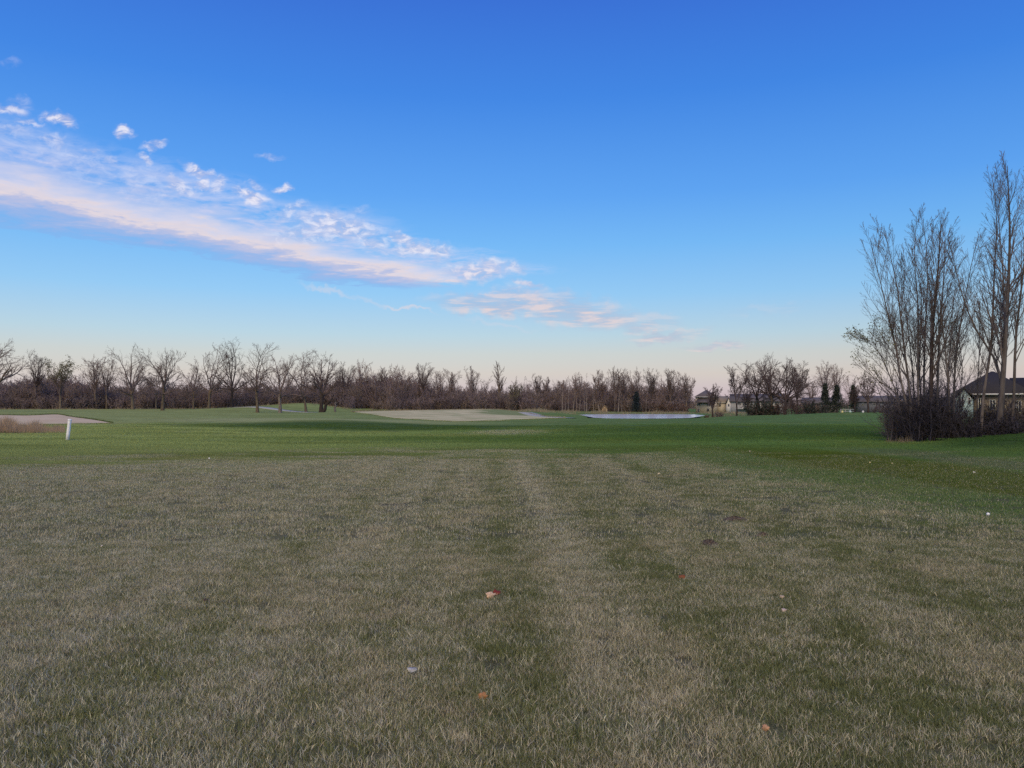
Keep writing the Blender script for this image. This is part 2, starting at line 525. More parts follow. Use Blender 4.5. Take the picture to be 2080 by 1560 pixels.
    gcol = b.mix(b.sstep(b.m('ADD', sw3, b.m('MULTIPLY', b.m('SUBTRACT', nb, 0.5), 0.6)), 1.3, 0.4, 0.0, 0.7), gcol, (0.045, 0.090, 0.022))
    # one dark olive pass on the right and a pale one beyond it
    edge = b.m('ADD', b.m('MULTIPLY', b.m('SUBTRACT', y, 14.0), -0.10), b.m('MULTIPLY', b.m('SUBTRACT', nm, 0.5), 0.5))
    bx = b.m('SUBTRACT', x, edge)
    band = b.m('MULTIPLY', b.sstep(bx, 8.3, 8.8), b.sstep(bx, 12.4, 11.8))
    band = b.m('MULTIPLY', band, b.sstep(y, 30.0, 24.0))
    gcol = b.mix(b.m('MULTIPLY', band, 0.85), gcol, (0.078, 0.118, 0.012))
    band2 = b.m('MULTIPLY', b.m('MULTIPLY', b.sstep(bx, 12.4, 12.9), b.sstep(bx, 15.0, 14.2)), b.sstep(y, 30.0, 25.0))
    gcol = b.mix(b.m('MULTIPLY', band2, 0.7), gcol, (0.12, 0.16, 0.085))
    mound = b.m('MULTIPLY', b.sstep(b.m('SUBTRACT', x, b.m('MULTIPLY', y, 0.52)), 0.0, 2.5), b.m('MULTIPLY', b.sstep(y, 25.5, 27.5), b.sstep(y, 36.0, 32.0)))
    gcol = b.mix(b.m('MULTIPLY', mound, 0.8), gcol, (0.030, 0.080, 0.018))
    tan = b.mix(b.sstep(nm, 0.35, 0.65), (0.385, 0.358, 0.230), (0.45, 0.435, 0.315))
    tan = b.mix(b.sstep(b.noise(flat, 1.7, 3), 0.52, 0.75, 0.0, 0.45), tan, (0.25, 0.205, 0.125))
    turfy = b.m('MAXIMUM', g1, g2)
    return b, pos, flat, green, gcol, tan, turfy, y


def turf_material():
    m, b, p = new_mat('turf', 0.95, 0.05)
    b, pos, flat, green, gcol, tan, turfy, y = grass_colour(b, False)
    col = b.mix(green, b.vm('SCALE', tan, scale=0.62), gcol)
    n1 = b.noise(flat, 60.0, 3, 0.75)
    n2 = b.noise(b.vm('MULTIPLY', flat, (1.0, 0.35, 1.0)), 7.0, 4, 0.7)
    n3 = b.noise(b.vm('MULTIPLY', flat, (0.5, 1.0, 1.0)), 0.9, 5, 0.7)
    v = b.m('ADD', b.m('MULTIPLY', n1, 0.6), b.m('ADD', b.m('MULTIPLY', n2, 0.7), b.m('SUBTRACT', b.m('MULTIPLY', n3, 1.3), 0.3)))
    col = b.vm('SCALE', col, scale=v)
    # bare thatch shows under the blades close by
    col = b.mix(b.sstep(y, 34.0, 16.0, 0.0, 0.7), col, b.mix(b.sstep(n1, 0.4, 0.6), (0.045, 0.040, 0.024), (0.13, 0.115, 0.072)))
    # rough tan verge in front of the wood
    b.put(p.inputs['Base Color'], col)
    bn = b.node('ShaderNodeBump')
    bn.inputs['Strength'].default_value = 0.6
    bn.inputs['Distance'].default_value = 0.05
    b.put(bn.inputs['Height'], b.m('ADD', n1, n2))
    b.put(p.inputs['Normal'], bn.outputs[0])
    return m


def build_ground():
    X, Y, Z = GXX, GYY, GZ
    V = np.stack([X, Y, Z], -1).reshape(-1, 3)
    ny, nx = X.shape
    i = (np.arange(ny - 1)[:, None] * nx + np.arange(nx - 1)[None]).ravel()
    F = np.stack([i, i + 1, i + nx + 1, i + nx], -1)
    o = bpy.data.objects.new('ground', mesh_from('ground', V, [F], turf_material(), True))
    link(o)
    return tag(o, 'mown golf course turf, straw coloured near and green beyond', 'ground', kind='structure')


ground = build_ground()


def sheet(name, outline, lift, mat, label, cat, step=40, skirt=True):
    """a thin surface that follows the ground inside a closed outline of (px, d), given as near edge and far edge"""
    near, far = outline
    n = step
    ts = np.linspace(0, 1, n)
    f = lambda e, k: np.interp(ts, np.linspace(0, 1, len(e)), [p[k] for p in e])
    A = np.stack([f(near, 0), f(near, 1)], -1)
    B = np.stack([f(far, 0), f(far, 1)], -1)
    rows = 14
    V = []
    for j in range(rows):
        w = j / (rows - 1)
        P = A * (1 - w) + B * w
        x = (P[:, 0] - 1040) / FPX * P[:, 1]
        V.append(np.stack([x, P[:, 1], ground_z(x, P[:, 1]) + lift], -1))
    V = np.concatenate(V)
    i = (np.arange(rows - 1)[:, None] * n + np.arange(n - 1)[None]).ravel()
    F = [np.stack([i, i + 1, i + n + 1, i + n], -1)]
    o = bpy.data.objects.new(name, mesh_from(name, V, F, mat, True))
    link(o)
    return tag(o, label, cat, kind='structure')


def sand_mat(name, c1, c2, c3, ripple, turf=None):
    m, b, p = new_mat(name, 0.95, 0.05)
    pos = b.node('ShaderNodeNewGeometry').outputs['Position']
    s_ = b.vm('MULTIPLY', pos, (0.25, ripple, 1.0))
    n = b.noise(s_, 1.0, 5, 0.62, 0.8)
    n2 = b.noise(pos, 0.16, 3)
    col = b.mix(b.sstep(n, 0.36, 0.62), c1, c2)
    col = b.mix(b.sstep(b.m('ADD', n2, b.m('MULTIPLY', b.m('SUBTRACT', n, 0.5), 0.6)), 0.48, 0.66, 0.0, 0.75), col, c3)
    if turf:                                         # turf creeping over one end of the sand
        e_ = b.vm('LENGTH', b.vm('MULTIPLY', b.vm('SUBTRACT', pos, turf[0]), turf[1]))
        e_ = b.m('ADD', e_, b.m('MULTIPLY', b.m('SUBTRACT', n, 0.5), 1.1))
        col = b.mix(b.sstep(e_, 1.15, 0.6, 0.0, 0.85), col, turf[2])
    b.put(p.inputs['Base Color'], col)
    bn = b.node('ShaderNodeBump')
    bn.inputs['Strength'].default_value = 0.5
    bn.inputs['Distance'].default_value = 0.15
    b.put(bn.inputs['Height'], n)
    b.put(p.inputs['Normal'], bn.outputs[0])
    return m


# left bunker: pinkish sand rising to a lip; central bunker: pale sand streaked with green
sheet('sand_bunker', ([(-160, 58), (60, 58), (130, 60), (228, 65.5)], [(-160, 86), (0, 86.5), (78, 86.5), (112, 87), (162, 77), (228, 66)]), 0.03,
      sand_mat('pink_sand', (0.50, 0.41, 0.27), (0.58, 0.48, 0.33), (0.52, 0.41, 0.26), 0.25), 'pinkish sand bunker at the left behind the tall dry grass', 'bunker')
bunk = sheet('sand_bunker', ([(712, 139), (722, 130), (800, 100), (920, 88), (1020, 92), (1100, 101), (1148, 104)], [(712, 140), (745, 150), (850, 160), (960, 165), (1012, 164), (1060, 150), (1148, 105)]), 0.03,
             sand_mat('pale_sand', (0.43, 0.395, 0.215), (0.58, 0.53, 0.315), (0.28, 0.31, 0.14), 0.22, ((0.5, 150.0, 0.0), (0.13, 0.045, 0.0), (0.15, 0.20, 0.07))), 'wide pale sand bunker in the middle of the course', 'bunker', 70)


def ribbon(name, pts, width, mat, label, cat, lift=0.03, kind='structure'):
    P = np.array([gpt(a, d)[:2] for a, d in pts])
    ts = np.linspace(0, 1, 40)
    P = np.stack([np.interp(ts, np.linspace(0, 1, len(P)), P[:, k]) for k in (0, 1)], -1)
    T = np.gradient(P, axis=0)
    T /= np.linalg.norm(T, axis=1, keepdims=True)
    N = np.stack([-T[:, 1], T[:, 0]], -1)
    V = []
    for w in np.linspace(-0.5, 0.5, 4):
        Q = P + N * w * width
        V.append(np.stack([Q[:, 0], Q[:, 1], ground_z(Q[:, 0], Q[:, 1]) + lift], -1))
    low = V[0] - [0, 0, 0.15], V[-1] - [0, 0, 0.15]
    V = np.concatenate([low[0]] + V + [low[1]])
    i = (np.arange(5)[:, None] * 40 + np.arange(39)[None]).ravel()
    o = bpy.data.objects.new(name, mesh_from(name, V, [np.stack([i, i + 1, i + 41, i + 40], -1)], mat, True))
    link(o)
    return tag(o, label, cat, kind=kind)


path_mat = plain('path_concrete', (0.36, 0.37, 0.33), 0.12, 3.0)
ribbon('cart_path', [(470, 206), (520, 196), (575, 180), (625, 168), (680, 156)], 2.6, path_mat, 'pale cart path running behind the oaks on the left', 'path', 0.06)
ribbon('cart_path', [(1066, 147), (1078, 140), (1115, 118), (1152, 104)], 2.6, path_mat, 'short pale cart path between the bunker and the pond', 'path', 0.06)


def build_pond():
    m, b, p = new_mat('pond_painted_sky', 0.14, 0.6)
    p.inputs['Base Color'].default_value = (0.86, 0.89, 0.89, 1)  # pale base colour carries a painted reflection of the sky
    p.inputs['IOR'].default_value = 1.5
    pos = b.node('ShaderNodeNewGeometry').outputs['Position']
    n = b.noise(b.vm('MULTIPLY', pos, (0.5, 1.0, 1.0)), 1.4, 4, 0.6)
    bn = b.node('ShaderNodeBump')
    bn.inputs['Strength'].default_value = 1.0
    bn.inputs['Distance'].default_value = 0.035
    b.put(bn.inputs['Height'], n)
    b.put(p.inputs['Normal'], bn.outputs[0])
    zw = -0.6
    edge = [(1180, 842.6), (1190, 844.5), (1212, 848.2), (1240, 849.6), (1300, 849.8), (1360, 849.5), (1395, 848.6), (1412, 846.4), (1427, 843.6),
            (1405, 841.9), (1350, 841.4), (1290, 841.2), (1230, 841.4), (1195, 841.9)]
    V = []
    for px, py in edge:
        d = (EYE - zw) * FPX / (py - HOR)
        V.append(((px - 1040) / FPX * d, d, zw))
    V = np.array(V)
    c = V.mean(0)
    V = c + (V - c) * [1.05, 1.05, 1.0]
    F = [(i, (i + 1) % len(V), len(V)) for i in range(len(V))]
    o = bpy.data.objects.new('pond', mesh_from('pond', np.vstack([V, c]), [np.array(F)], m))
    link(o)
    tag(o, 'pale blue pond, evening sky reflection painted into its colour', 'pond', kind='structure')


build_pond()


# ------------------------------------------------------------------ grass
def blade_material():
    m, b, p = new_mat('grass_blades', 0.7, 0.15)
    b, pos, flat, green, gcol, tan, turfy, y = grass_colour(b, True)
    rnd = b.node('ShaderNodeNewGeometry').outputs['Random Per Island']
    oi = b.node('ShaderNodeObjectInfo').outputs['Random']
    r2 = b.m('FRACT', b.m('MULTIPLY', rnd, 37.7))
    r3 = b.m('FRACT', b.m('ADD', b.m('MULTIPLY', rnd, 91.3), oi))
    pick = b.m('GREATER_THAN', b.m('ADD', green, b.m('MULTIPLY', b.m('SUBTRACT', green, 0.5), 0.35)), r3)
    straw = b.mix(b.m('POWER', r2, 1.5), b.vm('SCALE', tan, scale=0.55), b.vm('SCALE', tan, scale=2.0))
    straw = b.mix(b.m('GREATER_THAN', b.m('FRACT', b.m('MULTIPLY', r3, 13.0)), 0.86), straw, (0.62, 0.55, 0.42))
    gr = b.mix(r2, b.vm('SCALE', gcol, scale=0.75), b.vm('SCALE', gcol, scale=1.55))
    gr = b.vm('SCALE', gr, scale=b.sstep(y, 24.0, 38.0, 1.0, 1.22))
    gr = b.mix(b.m('SUBTRACT', 0.72, b.m('MULTIPLY', turfy, 0.72)), gr, b.mix(r2, (0.098, 0.102, 0.042), (0.270, 0.262, 0.130)))
    col = b.mix(pick, straw, gr)
    b.put(p.inputs['Base Color'], col)
    tr = b.node('ShaderNodeBsdfTranslucent')
    b.put(tr.inputs[0], col)
    mx = b.node('ShaderNodeMixShader')
    mx.inputs[0].default_value = 0.22
    b.nt.links.new(p.outputs[0], mx.inputs[1])
    b.nt.links.new(tr.outputs[0], mx.inputs[2])
    b.nt.links.new(mx.outputs[0], b.nt.nodes['Material Output'].inputs[0])
    return m


BLADES = blade_material()


def blade_mesh(name, n, size, h0, h1, w0, w1, lean, rg, mat, segs=2, curl=0.5, mat_flat=0.0):
    x = rg.uniform(-size / 2, size / 2, n)
    y = rg.uniform(-size / 2, size / 2, n)
    if n > 50:                                      # gather blades into small tufts
        k = max(4, n // 14)
        c = rg.uniform(-size / 2, size / 2, (k, 2))
        j = rg.integers(0, k, n)
        near = rg.random(n) < 0.45
        sp = size / 14
        x = np.where(near, c[j, 0] + rg.normal(0, sp, n), x)
        y = np.where(near, c[j, 1] + rg.normal(0, sp, n), y)
    h = rg.uniform(h0, h1, n)
    w = rg.uniform(w0, w1, n)
    az = rg.uniform(0, 2 * PI, n)
    ln = np.abs(rg.normal(0, lean, n)).clip(0, 1.35)
    if mat_flat:
        lying = rg.random(n) < mat_flat
        ln = np.where(lying, rg.uniform(0.75, 1.05, n), ln)
        h = np.where(lying, h * 1.25, h)
    fa = rg.uniform(0, 2 * PI, n)
    side = np.stack([np.cos(fa), np.sin(fa), np.zeros(n)], -1)
    dirh = np.stack([np.cos(az), np.sin(az), np.zeros(n)], -1)
    base = np.stack([x, y, np.full(n, -0.004)], -1)
    rows = []
    p = base
    for s_ in range(segs + 1):
        rows.append(p.copy())
        a = ln * (0.6 + curl * 1.6 * s_ / segs)
        p = p + (np.cos(a)[:, None] * [0, 0, 1] + np.sin(a)[:, None] * dirh) * (h / segs)[:, None]
    V, F3, F4 = [], [], []
    nv = 2 * segs + 1
    out = np.empty((n, nv, 3))
    for s_ in range(segs):
        ww = (w * (1 - 0.45 * s_ / segs))[:, None] * side / 2
        out[:, 2 * s_] = rows[s_] - ww
        out[:, 2 * s_ + 1] = rows[s_] + ww
    out[:, -1] = rows[segs]
    i = np.arange(n) * nv
    for s_ in range(segs - 1):
        F4.append(np.stack([i + 2 * s_, i + 2 * s_ + 1, i + 2 * s_ + 3, i + 2 * s_ + 2], -1))
    F3.append(np.stack([i + nv - 3, i + nv - 2, i + nv - 1], -1))
    F = ([np.concatenate(F4)] if F4 else []) + [np.concatenate(F3)]
    return mesh_from(name, out.reshape(-1, 3), F, mat)


def scatter(name, P, meshes, smin, smax, label, cat, rg, tilt=0.0, kind='stuff', scales=None):
    """many copies of a few meshes on points, one object (for what nobody could count)"""
    src = bpy.data.collections.new(name + '_source')
    for i, me in enumerate(meshes):
        src.objects.link(bpy.data.objects.new('%s_piece' % name, me))
    me = bpy.data.meshes.new(name)
    me.vertices.add(len(P))
    me.vertices.foreach_set('co', np.asarray(P, np.float32).ravel())
    n = len(P)
    rot = np.stack([rg.normal(0, tilt, n), rg.normal(0, tilt, n), rg.uniform(0, 2 * PI, n)], -1).astype(np.float32)
    a = me.attributes.new('rot', 'FLOAT_VECTOR', 'POINT')
    a.data.foreach_set('vector', rot.ravel())
    scl = (rg.uniform(smin, smax, n) if scales is None else scales).astype(np.float32)
    a = me.attributes.new('scl', 'FLOAT', 'POINT')
    a.data.foreach_set('value', scl)
    a = me.attributes.new('pick', 'INT', 'POINT')
    a.data.foreach_set('value', rg.integers(0, len(meshes), n).astype(np.int32))
    o = bpy.data.objects.new(name, me)
    link(o)
    ng = bpy.data.node_groups.new(name + '_scatter', 'GeometryNodeTree')
    ng.interface.new_socket('Geometry', in_out='INPUT', socket_type='NodeSocketGeometry')
    ng.interface.new_socket('Geometry', in_out='OUTPUT', socket_type='NodeSocketGeometry')
    N, L = ng.nodes, ng.links
    gi, go = N.new('NodeGroupInput'), N.new('NodeGroupOutput')
    ci = N.new('GeometryNodeCollectionInfo')
    ci.inputs['Collection'].default_value = src
    ci.inputs['Separate Children'].default_value = True
    ci.inputs['Reset Children'].default_value = True
    ip = N.new('GeometryNodeInstanceOnPoints')
    ip.inputs['Pick Instance'].default_value = True

    def attr(nm, ty):
        q = N.new('GeometryNodeInputNamedAttribute')
        q.data_type = ty
        q.inputs['Name'].default_value = nm
        return q.outputs['Attribute']
    L.new(gi.outputs[0], ip.inputs['Points'])
    L.new(ci.outputs[0], ip.inputs['Instance'])
    L.new(attr('pick', 'INT'), ip.inputs['Instance Index'])
    L.new(attr('rot', 'FLOAT_VECTOR'), ip.inputs['Rotation'])
    L.new(attr('scl', 'FLOAT'), ip.inputs['Scale'])
    L.new(ip.outputs[0], go.inputs[0])
    md = o.modifiers.new('scatter', 'NODES')
    md.node_group = ng
    return tag(o, label, cat, kind=kind)


def fan_points(d0, d1, step, rg, half=0.74, extra=1.2, keep=None):
    ys = np.arange(d0, d1, step)
    P = []
    for y in ys:
        w = half * y + extra
        xs = np.arange(-w, w, step)
        P.append(np.stack([xs + rg.uniform(-.5, .5, len(xs)) * step, y + rg.uniform(-.5, .5, len(xs)) * step], -1))
    P = np.concatenate(P)
    if keep is not None:
        P = P[rg.random(len(P)) < keep(P[:, 1])]
    return np.column_stack([P, ground_z(P[:, 0], P[:, 1])])


gr = np.random.default_rng(11)
near_m = [blade_mesh('grass_tuft', 1150, 0.30, 0.012, 0.052, 0.0020, 0.0042, 0.55, gr, BLADES, 2, mat_flat=0.5) for _ in range(6)]
mid_m = [blade_mesh('grass_tuft', 950, 0.60, 0.014, 0.044, 0.004, 0.008, 0.6, gr, BLADES, 1, mat_flat=0.4) for _ in range(5)]
far_m = [blade_mesh('grass_tuft', 620, 1.4, 0.02, 0.055, 0.012, 0.024, 0.7, gr, BLADES, 1, mat_flat=0.3) for _ in range(5)]
scatter('near_grass', fan_points(1.8, 9.0, 0.20, gr), near_m, 0.85, 1.15, 'short straw and green grass blades close to the viewer', 'grass', gr)
scatter('lawn_grass', fan_points(8.8, 34.0, 0.42, gr, keep=lambda y: np.clip((40 - y) / 12, 0.15, 1)), mid_m, 0.85, 1.2, 'short lawn grass blades further out on the course', 'grass', gr)
scatter('fairway_grass', fan_points(27.0, 66.0, 1.05, gr, keep=lambda y: np.clip((y - 25) / 8, 0.1, 1) * np.clip((72 - y) / 25, 0.1, 1)), far_m, 0.85, 1.2, 'short green fairway grass in the middle distance', 'grass', gr)


# ------------------------------------------------------------------ bare trees
def unit(v):
    return v / np.maximum(np.linalg.norm(v, axis=-1, keepdims=True), 1e-9)


def tubes(P, Rr, k):
    """P (B,n,3) polylines, Rr (B,n) radii -> verts, quads"""
    B, n, _ = P.shape
    T = unit(np.gradient(P, axis=1))
    avg = unit(P[:, -1] - P[:, 0])
    ref = np.where(np.abs(avg[:, 2:3]) > 0.8, np.array([[1.0, 0, 0]]), np.array([[0, 0, 1.0]]))
    U = unit(np.cross(T, ref[:, None, :]))
    W = np.cross(T, U)
    a = np.arange(k) * 2 * PI / k
    V = P[:, :, None] + Rr[:, :, None, None] * (np.cos(a)[None, None, :, None] * U[:, :, None] + np.sin(a)[None, None, :, None] * W[:, :, None])
    idx = np.arange(B * n * k).reshape(B, n, k)
    nx = np.roll(idx, -1, 2)
    F = np.stack([idx[:, :-1], nx[:, :-1], nx[:, 1:], idx[:, 1:]], -1).reshape(-1, 4)
    return V.reshape(-1, 3), F


def children(P, Rr, rg, m, t0, t1, ang, angsd, ratio, npts, up, wig, rr, rend=0.35, taper=0.55, planar=0.0):
    """m branches from each polyline"""
    B, n, _ = P.shape
    L = np.linalg.norm(np.diff(P, axis=1), axis=2).sum(1)
    t = t0 + (t1 - t0) * (np.arange(m)[None] + rg.random((B, m))) / m
    f = t * (n - 1)
    i = np.clip(f.astype(int), 0, n - 2)
    w = (f - i)[..., None]
    bi = np.arange(B)[:, None]
    pos = P[bi, i] * (1 - w) + P[bi, i + 1] * w
    tan = unit(P[bi, i + 1] - P[bi, i])
    rad = Rr[bi, i] * (1 - w[..., 0]) + Rr[bi, i + 1] * w[..., 0]
    rv = rg.normal(size=(B, m, 3))
    perp = unit(rv - (rv * tan).sum(-1, keepdims=True) * tan)
    a = np.radians(rg.normal(ang, angsd, (B, m)))[..., None]
    d = np.cos(a) * tan + np.sin(a) * perp
    ln = L[:, None] * ratio * (1 - taper * (t - t0) / max(1e-6, t1 - t0)) * rg.uniform(0.65, 1.25, (B, m))
    pos, d, ln, rad = pos.reshape(-1, 3), d.reshape(-1, 3), ln.ravel(), rad.ravel() * rr
    return grow(pos, d, ln, rad, rg, npts, up, wig, rend)


def grow(pos, d, ln, rad, rg, npts, up, wig, rend):
    n = len(pos)
    Q = np.empty((n, npts, 3))
    Q[:, 0] = pos
    d = unit(d)
    for s_ in range(1, npts):
        d = unit(d + np.array([0, 0, up]) + rg.normal(0, wig, (n, 3)))
        Q[:, s_] = Q[:, s_ - 1] + d * (ln / (npts - 1))[:, None]
    rad = rad[:, None] * np.linspace(1, rend, npts)[None]
    return Q, rad


def join(parts):
    V, F, n = [], [], 0
    for v, f in parts:
        V.append(v)
        F.append(f + n)
        n += len(v)
    return np.concatenate(V), [np.concatenate(F)]


def leaves(P, rg, per, size, mat_slot=None, spread=0.1):
    """small folded leaf quads near points"""
    n = len(P) * per
    C = np.repeat(P, per, 0) + rg.normal(0, spread, (n, 3))
    u = unit(rg.normal(size=(n, 3)))
    v = unit(np.cross(u, rg.normal(size=(n, 3))))
    s_ = rg.uniform(0.6, 1.3, (n, 1)) * size
    V = np.stack([C - u * s_, C + v * s_ * 0.5, C + u * s_, C - v * s_ * 0.5], 1)
    i = np.arange(n) * 4
    return V.reshape(-1, 3), np.stack([i, i + 1, i + 2, i + 3], -1)


def bark(name, c, tw=None, var=0.35):
    m, b, p = new_mat(name, 0.9, 0.1)
    pos = b.node('ShaderNodeNewGeometry').outputs['Position']
    oi = b.node('ShaderNodeObjectInfo').outputs['Random']
    n = b.noise(b.vm('MULTIPLY', pos, (1, 1, 0.25)), 7.0, 4, 0.65)
    col = b.mix(b.sstep(n, 0.3, 0.7), [v * (1 - var) for v in c], [v * (1 + var) for v in c])
    col = b.vm('SCALE', col, scale=b.m('ADD', 0.8, b.m('MULTIPLY', oi, 0.4)))
    b.put(p.inputs['Base Color'], col)
    return m


BARK_OAK = bark('oak_bark', (0.150, 0.118, 0.085))
BARK_DARK = bark('dark_bark', (0.055, 0.043, 0.040))
BARK_PALE = bark('pale_bark', (0.20, 0.165, 0.145))
BARK_POP = bark('poplar_bark', (0.115, 0.100, 0.094))
TWIG = bark('oak_twigs', (0.165, 0.125, 0.118))
TWIG_DK = bark('dark_twigs', (0.110, 0.082, 0.080))
TWIG_PK = bark('pinkish_twigs', (0.215, 0.160, 0.148))
TWIG_POP = bark('poplar_twigs', (0.150, 0.126, 0.120))


def bare_tree(name, base, h, w, kind, rg, label, mats, group, tr=None, trunk=None, lean=0.0, leaf=None, tm=1.0):
    """tree = Empty at its foot > trunk, crown"""
    root = empty(name, base, label, 'tree', group)
    base = np.asarray(base, float)
    parts = []
    if kind == 'oak':
        w *= 1.18
        r0 = tr or h * 0.028
        th = h * rg.uniform(0.30, 0.38)
        T = np.array([[0, 0, -0.25], [0.02 * h * lean, 0.0, th * 0.4], [0.05 * h * lean, rg.normal(0, .02) * h, th * 0.75], [0.08 * h * lean, 0, th]])[None]
        TR = np.array([[1.35, 0.95, 0.86, 0.9]]) * r0
        nl = int(rg.integers(9, 12))
        az = np.arange(nl) * 2.4 + rg.uniform(0, 6)
        el = np.radians(np.linspace(4, 84, nl) + rg.normal(0, 6, nl))
        D = np.stack([np.sin(el) * np.cos(az), np.sin(el) * np.sin(az), np.cos(el)], -1)
        pos = T[0, -1][None] - np.array([0, 0, 1.0]) * (rg.uniform(0, 0.28, (nl, 1)) * th) * (el > 0.5)[:, None]
        reach = 1 / np.sqrt((np.sin(el) / (w / 2)) ** 2 + (np.cos(el) / (h - th)) ** 2)
        L1 = grow(pos, D, reach * rg.uniform(0.82, 1.0, nl), r0 * rg.uniform(0.36, 0.60, nl), rg, 9, 0.02, 0.11, 0.2)
        L2 = children(*L1, rg, 8, 0.2, 1.0, 44, 12, 0.50, 7, 0.035, 0.10, 0.58, 0.25, 0.4)
        L3 = children(*L2, rg, 6, 0.12, 1.0, 40, 12, 0.52, 5, 0.03, 0.11, 0.58, 0.4, 0.4)
        L4 = children(*L3, rg, 4, 0.15, 1.0, 36, 12, 0.62, 3, 0.03, 0.11, 0.62, 0.6)
        ls = [(L1, 5), (L2, 4), (L3, 3), (L4, 3)]
        mins = (0.05, 0.028, 0.016, 0.011)
    elif kind == 'pop':
        r0 = tr or h * 0.014
        n = 10
        if trunk is None:
            zz = np.linspace(-0.2, h * 0.97, n)
            wob = np.cumsum(rg.normal(0, 0.012 * h, (n, 2)), 0) * np.linspace(0, 1, n)[:, None]
            T = np.column_stack([wob[:, 0] + lean * zz, wob[:, 1], zz])[None]
        else:
            T = np.asarray(trunk, float)[None]
            n = T.shape[1]
        TR = np.linspace(1.15, 0.1, n)[None] * r0
        c0 = 0.30 if trunk is None else 0.26
        L1 = children(T, TR, rg, int(25 * tm), c0, 0.97, 32 if w / h > 0.4 else 24, 7, w / h * 1.15, 7, 0.035, 0.028, 0.5, 0.22, 0.6)
        L2 = children(*L1, rg, int(8 * tm), 0.12, 0.95, 28, 8, 0.50, 5, 0.04, 0.03, 0.6, 0.35, 0.75)
        L3 = children(*L2, rg, 5, 0.12, 0.95, 28, 9, 0.50, 3, 0.04, 0.04, 0.65, 0.6, 0.7)
        ls = [(L1, 4), (L2, 3), (L3, 3)]
        mins = (0.03, 0.02, 0.013) if trunk is None else (0.0065, 0.0042, 0.0030)
    else:                                            # vase shape: several stems from a low fork
        r0 = tr or h * 0.018
        th = h * 0.28
        T = np.array([[0, 0, -0.2], [0.01 * h, 0, th * 0.5], [0.0, 0, th]])[None]
        TR = np.array([[1.2, 0.95, 0.85]]) * r0
        nl = int(rg.integers(5, 8))
        az = np.arange(nl) * 2 * PI / nl + rg.uniform(0, 6)
        el = np.arctan(w / 2 / (h - th)) * rg.uniform(0.25, 1.0, nl)
        D = np.stack([np.sin(el) * np.cos(az), np.sin(el) * np.sin(az), np.cos(el)], -1)
        L1 = grow(np.repeat(T[:, -1], nl, 0), D, (h - th) * rg.uniform(0.8, 1.03, nl), r0 * rg.uniform(0.45, 0.7, nl), rg, 8, 0.02, 0.06, 0.2)
        L2 = children(*L1, rg, 11, 0.12, 1.0, 38, 10, 0.42, 6, 0.05, 0.07, 0.55, 0.25)
        L3 = children(*L2, rg, 7, 0.12, 1.0, 36, 11, 0.50, 4, 0.04, 0.09, 0.6, 0.5)
        L4 = children(*L3, rg, 4, 0.15, 1.0, 34, 12, 0.60, 3, 0.04, 0.10, 0.7, 0.6)
        ls = [(L1, 4), (L2, 3), (L3, 3), (L4, 3)]
        mins = (0.04, 0.024, 0.015, 0.011)
    tv, tf = tubes(T, TR, 9)
    link(bpy.data.objects.new('trunk', mesh_from('trunk', tv, [tf], mats[0], True)), root)
    for ((P, Q), k), mn in zip(ls, mins):
        parts.append(tubes(P, np.maximum(Q, mn), k))
    cv, cf = join(parts)
    link(bpy.data.objects.new('crown', mesh_from('crown', cv, cf, mats[1], False)), root)
    if leaf:
        tips = ls[-1][0][0][:, -1]
        tips = tips[rg.random(len(tips)) < leaf[1]]
        if len(leaf) > 4:
            tips = tips[leaf[4](tips)]
        lv, lf = leaves(tips, rg, leaf[2], leaf[3], spread=leaf[3] * 1.6)
        link(bpy.data.objects.new('foliage', mesh_from('foliage', lv, [lf], leaf[0])), root)
    return root


def leaf_mat(name, c, var=0.35):
    m, b, p = new_mat(name, 0.6, 0.2)
    rnd = b.node('ShaderNodeNewGeometry').outputs['Random Per Island']
    col = b.mix(rnd, [v * (1 - var) for v in c], [v * (1 + var) for v in c])
    b.put(p.inputs['Base Color'], col)
    tr = b.node('ShaderNodeBsdfTranslucent')
    b.put(tr.inputs[0], col)
    mx = b.node('ShaderNodeMixShader')
    mx.inputs[0].default_value = 0.3
    b.nt.links.new(p.outputs[0], mx.inputs[1])
    b.nt.links.new(tr.outputs[0], mx.inputs[2])
    b.nt.links.new(mx.outputs[0], b.nt.nodes['Material Output'].inputs[0])
    return m


LEAF_OLIVE = leaf_mat('olive_leaves', (0.20, 0.19, 0.10))
LEAF_YEL = leaf_mat('yellow_green_leaves', (0.23, 0.23, 0.09))
LEAF_DK = leaf_mat('evergreen_needles', (0.052, 0.062, 0.046))
LEAF_BLUE = leaf_mat('blue_needles', (0.040, 0.055, 0.060))
LEAF_RUST = leaf_mat('rust_leaves', (0.13, 0.075, 0.05))

# ------------------------------------------------------------------ the wood behind the course
wr = np.random.default_rng(23)


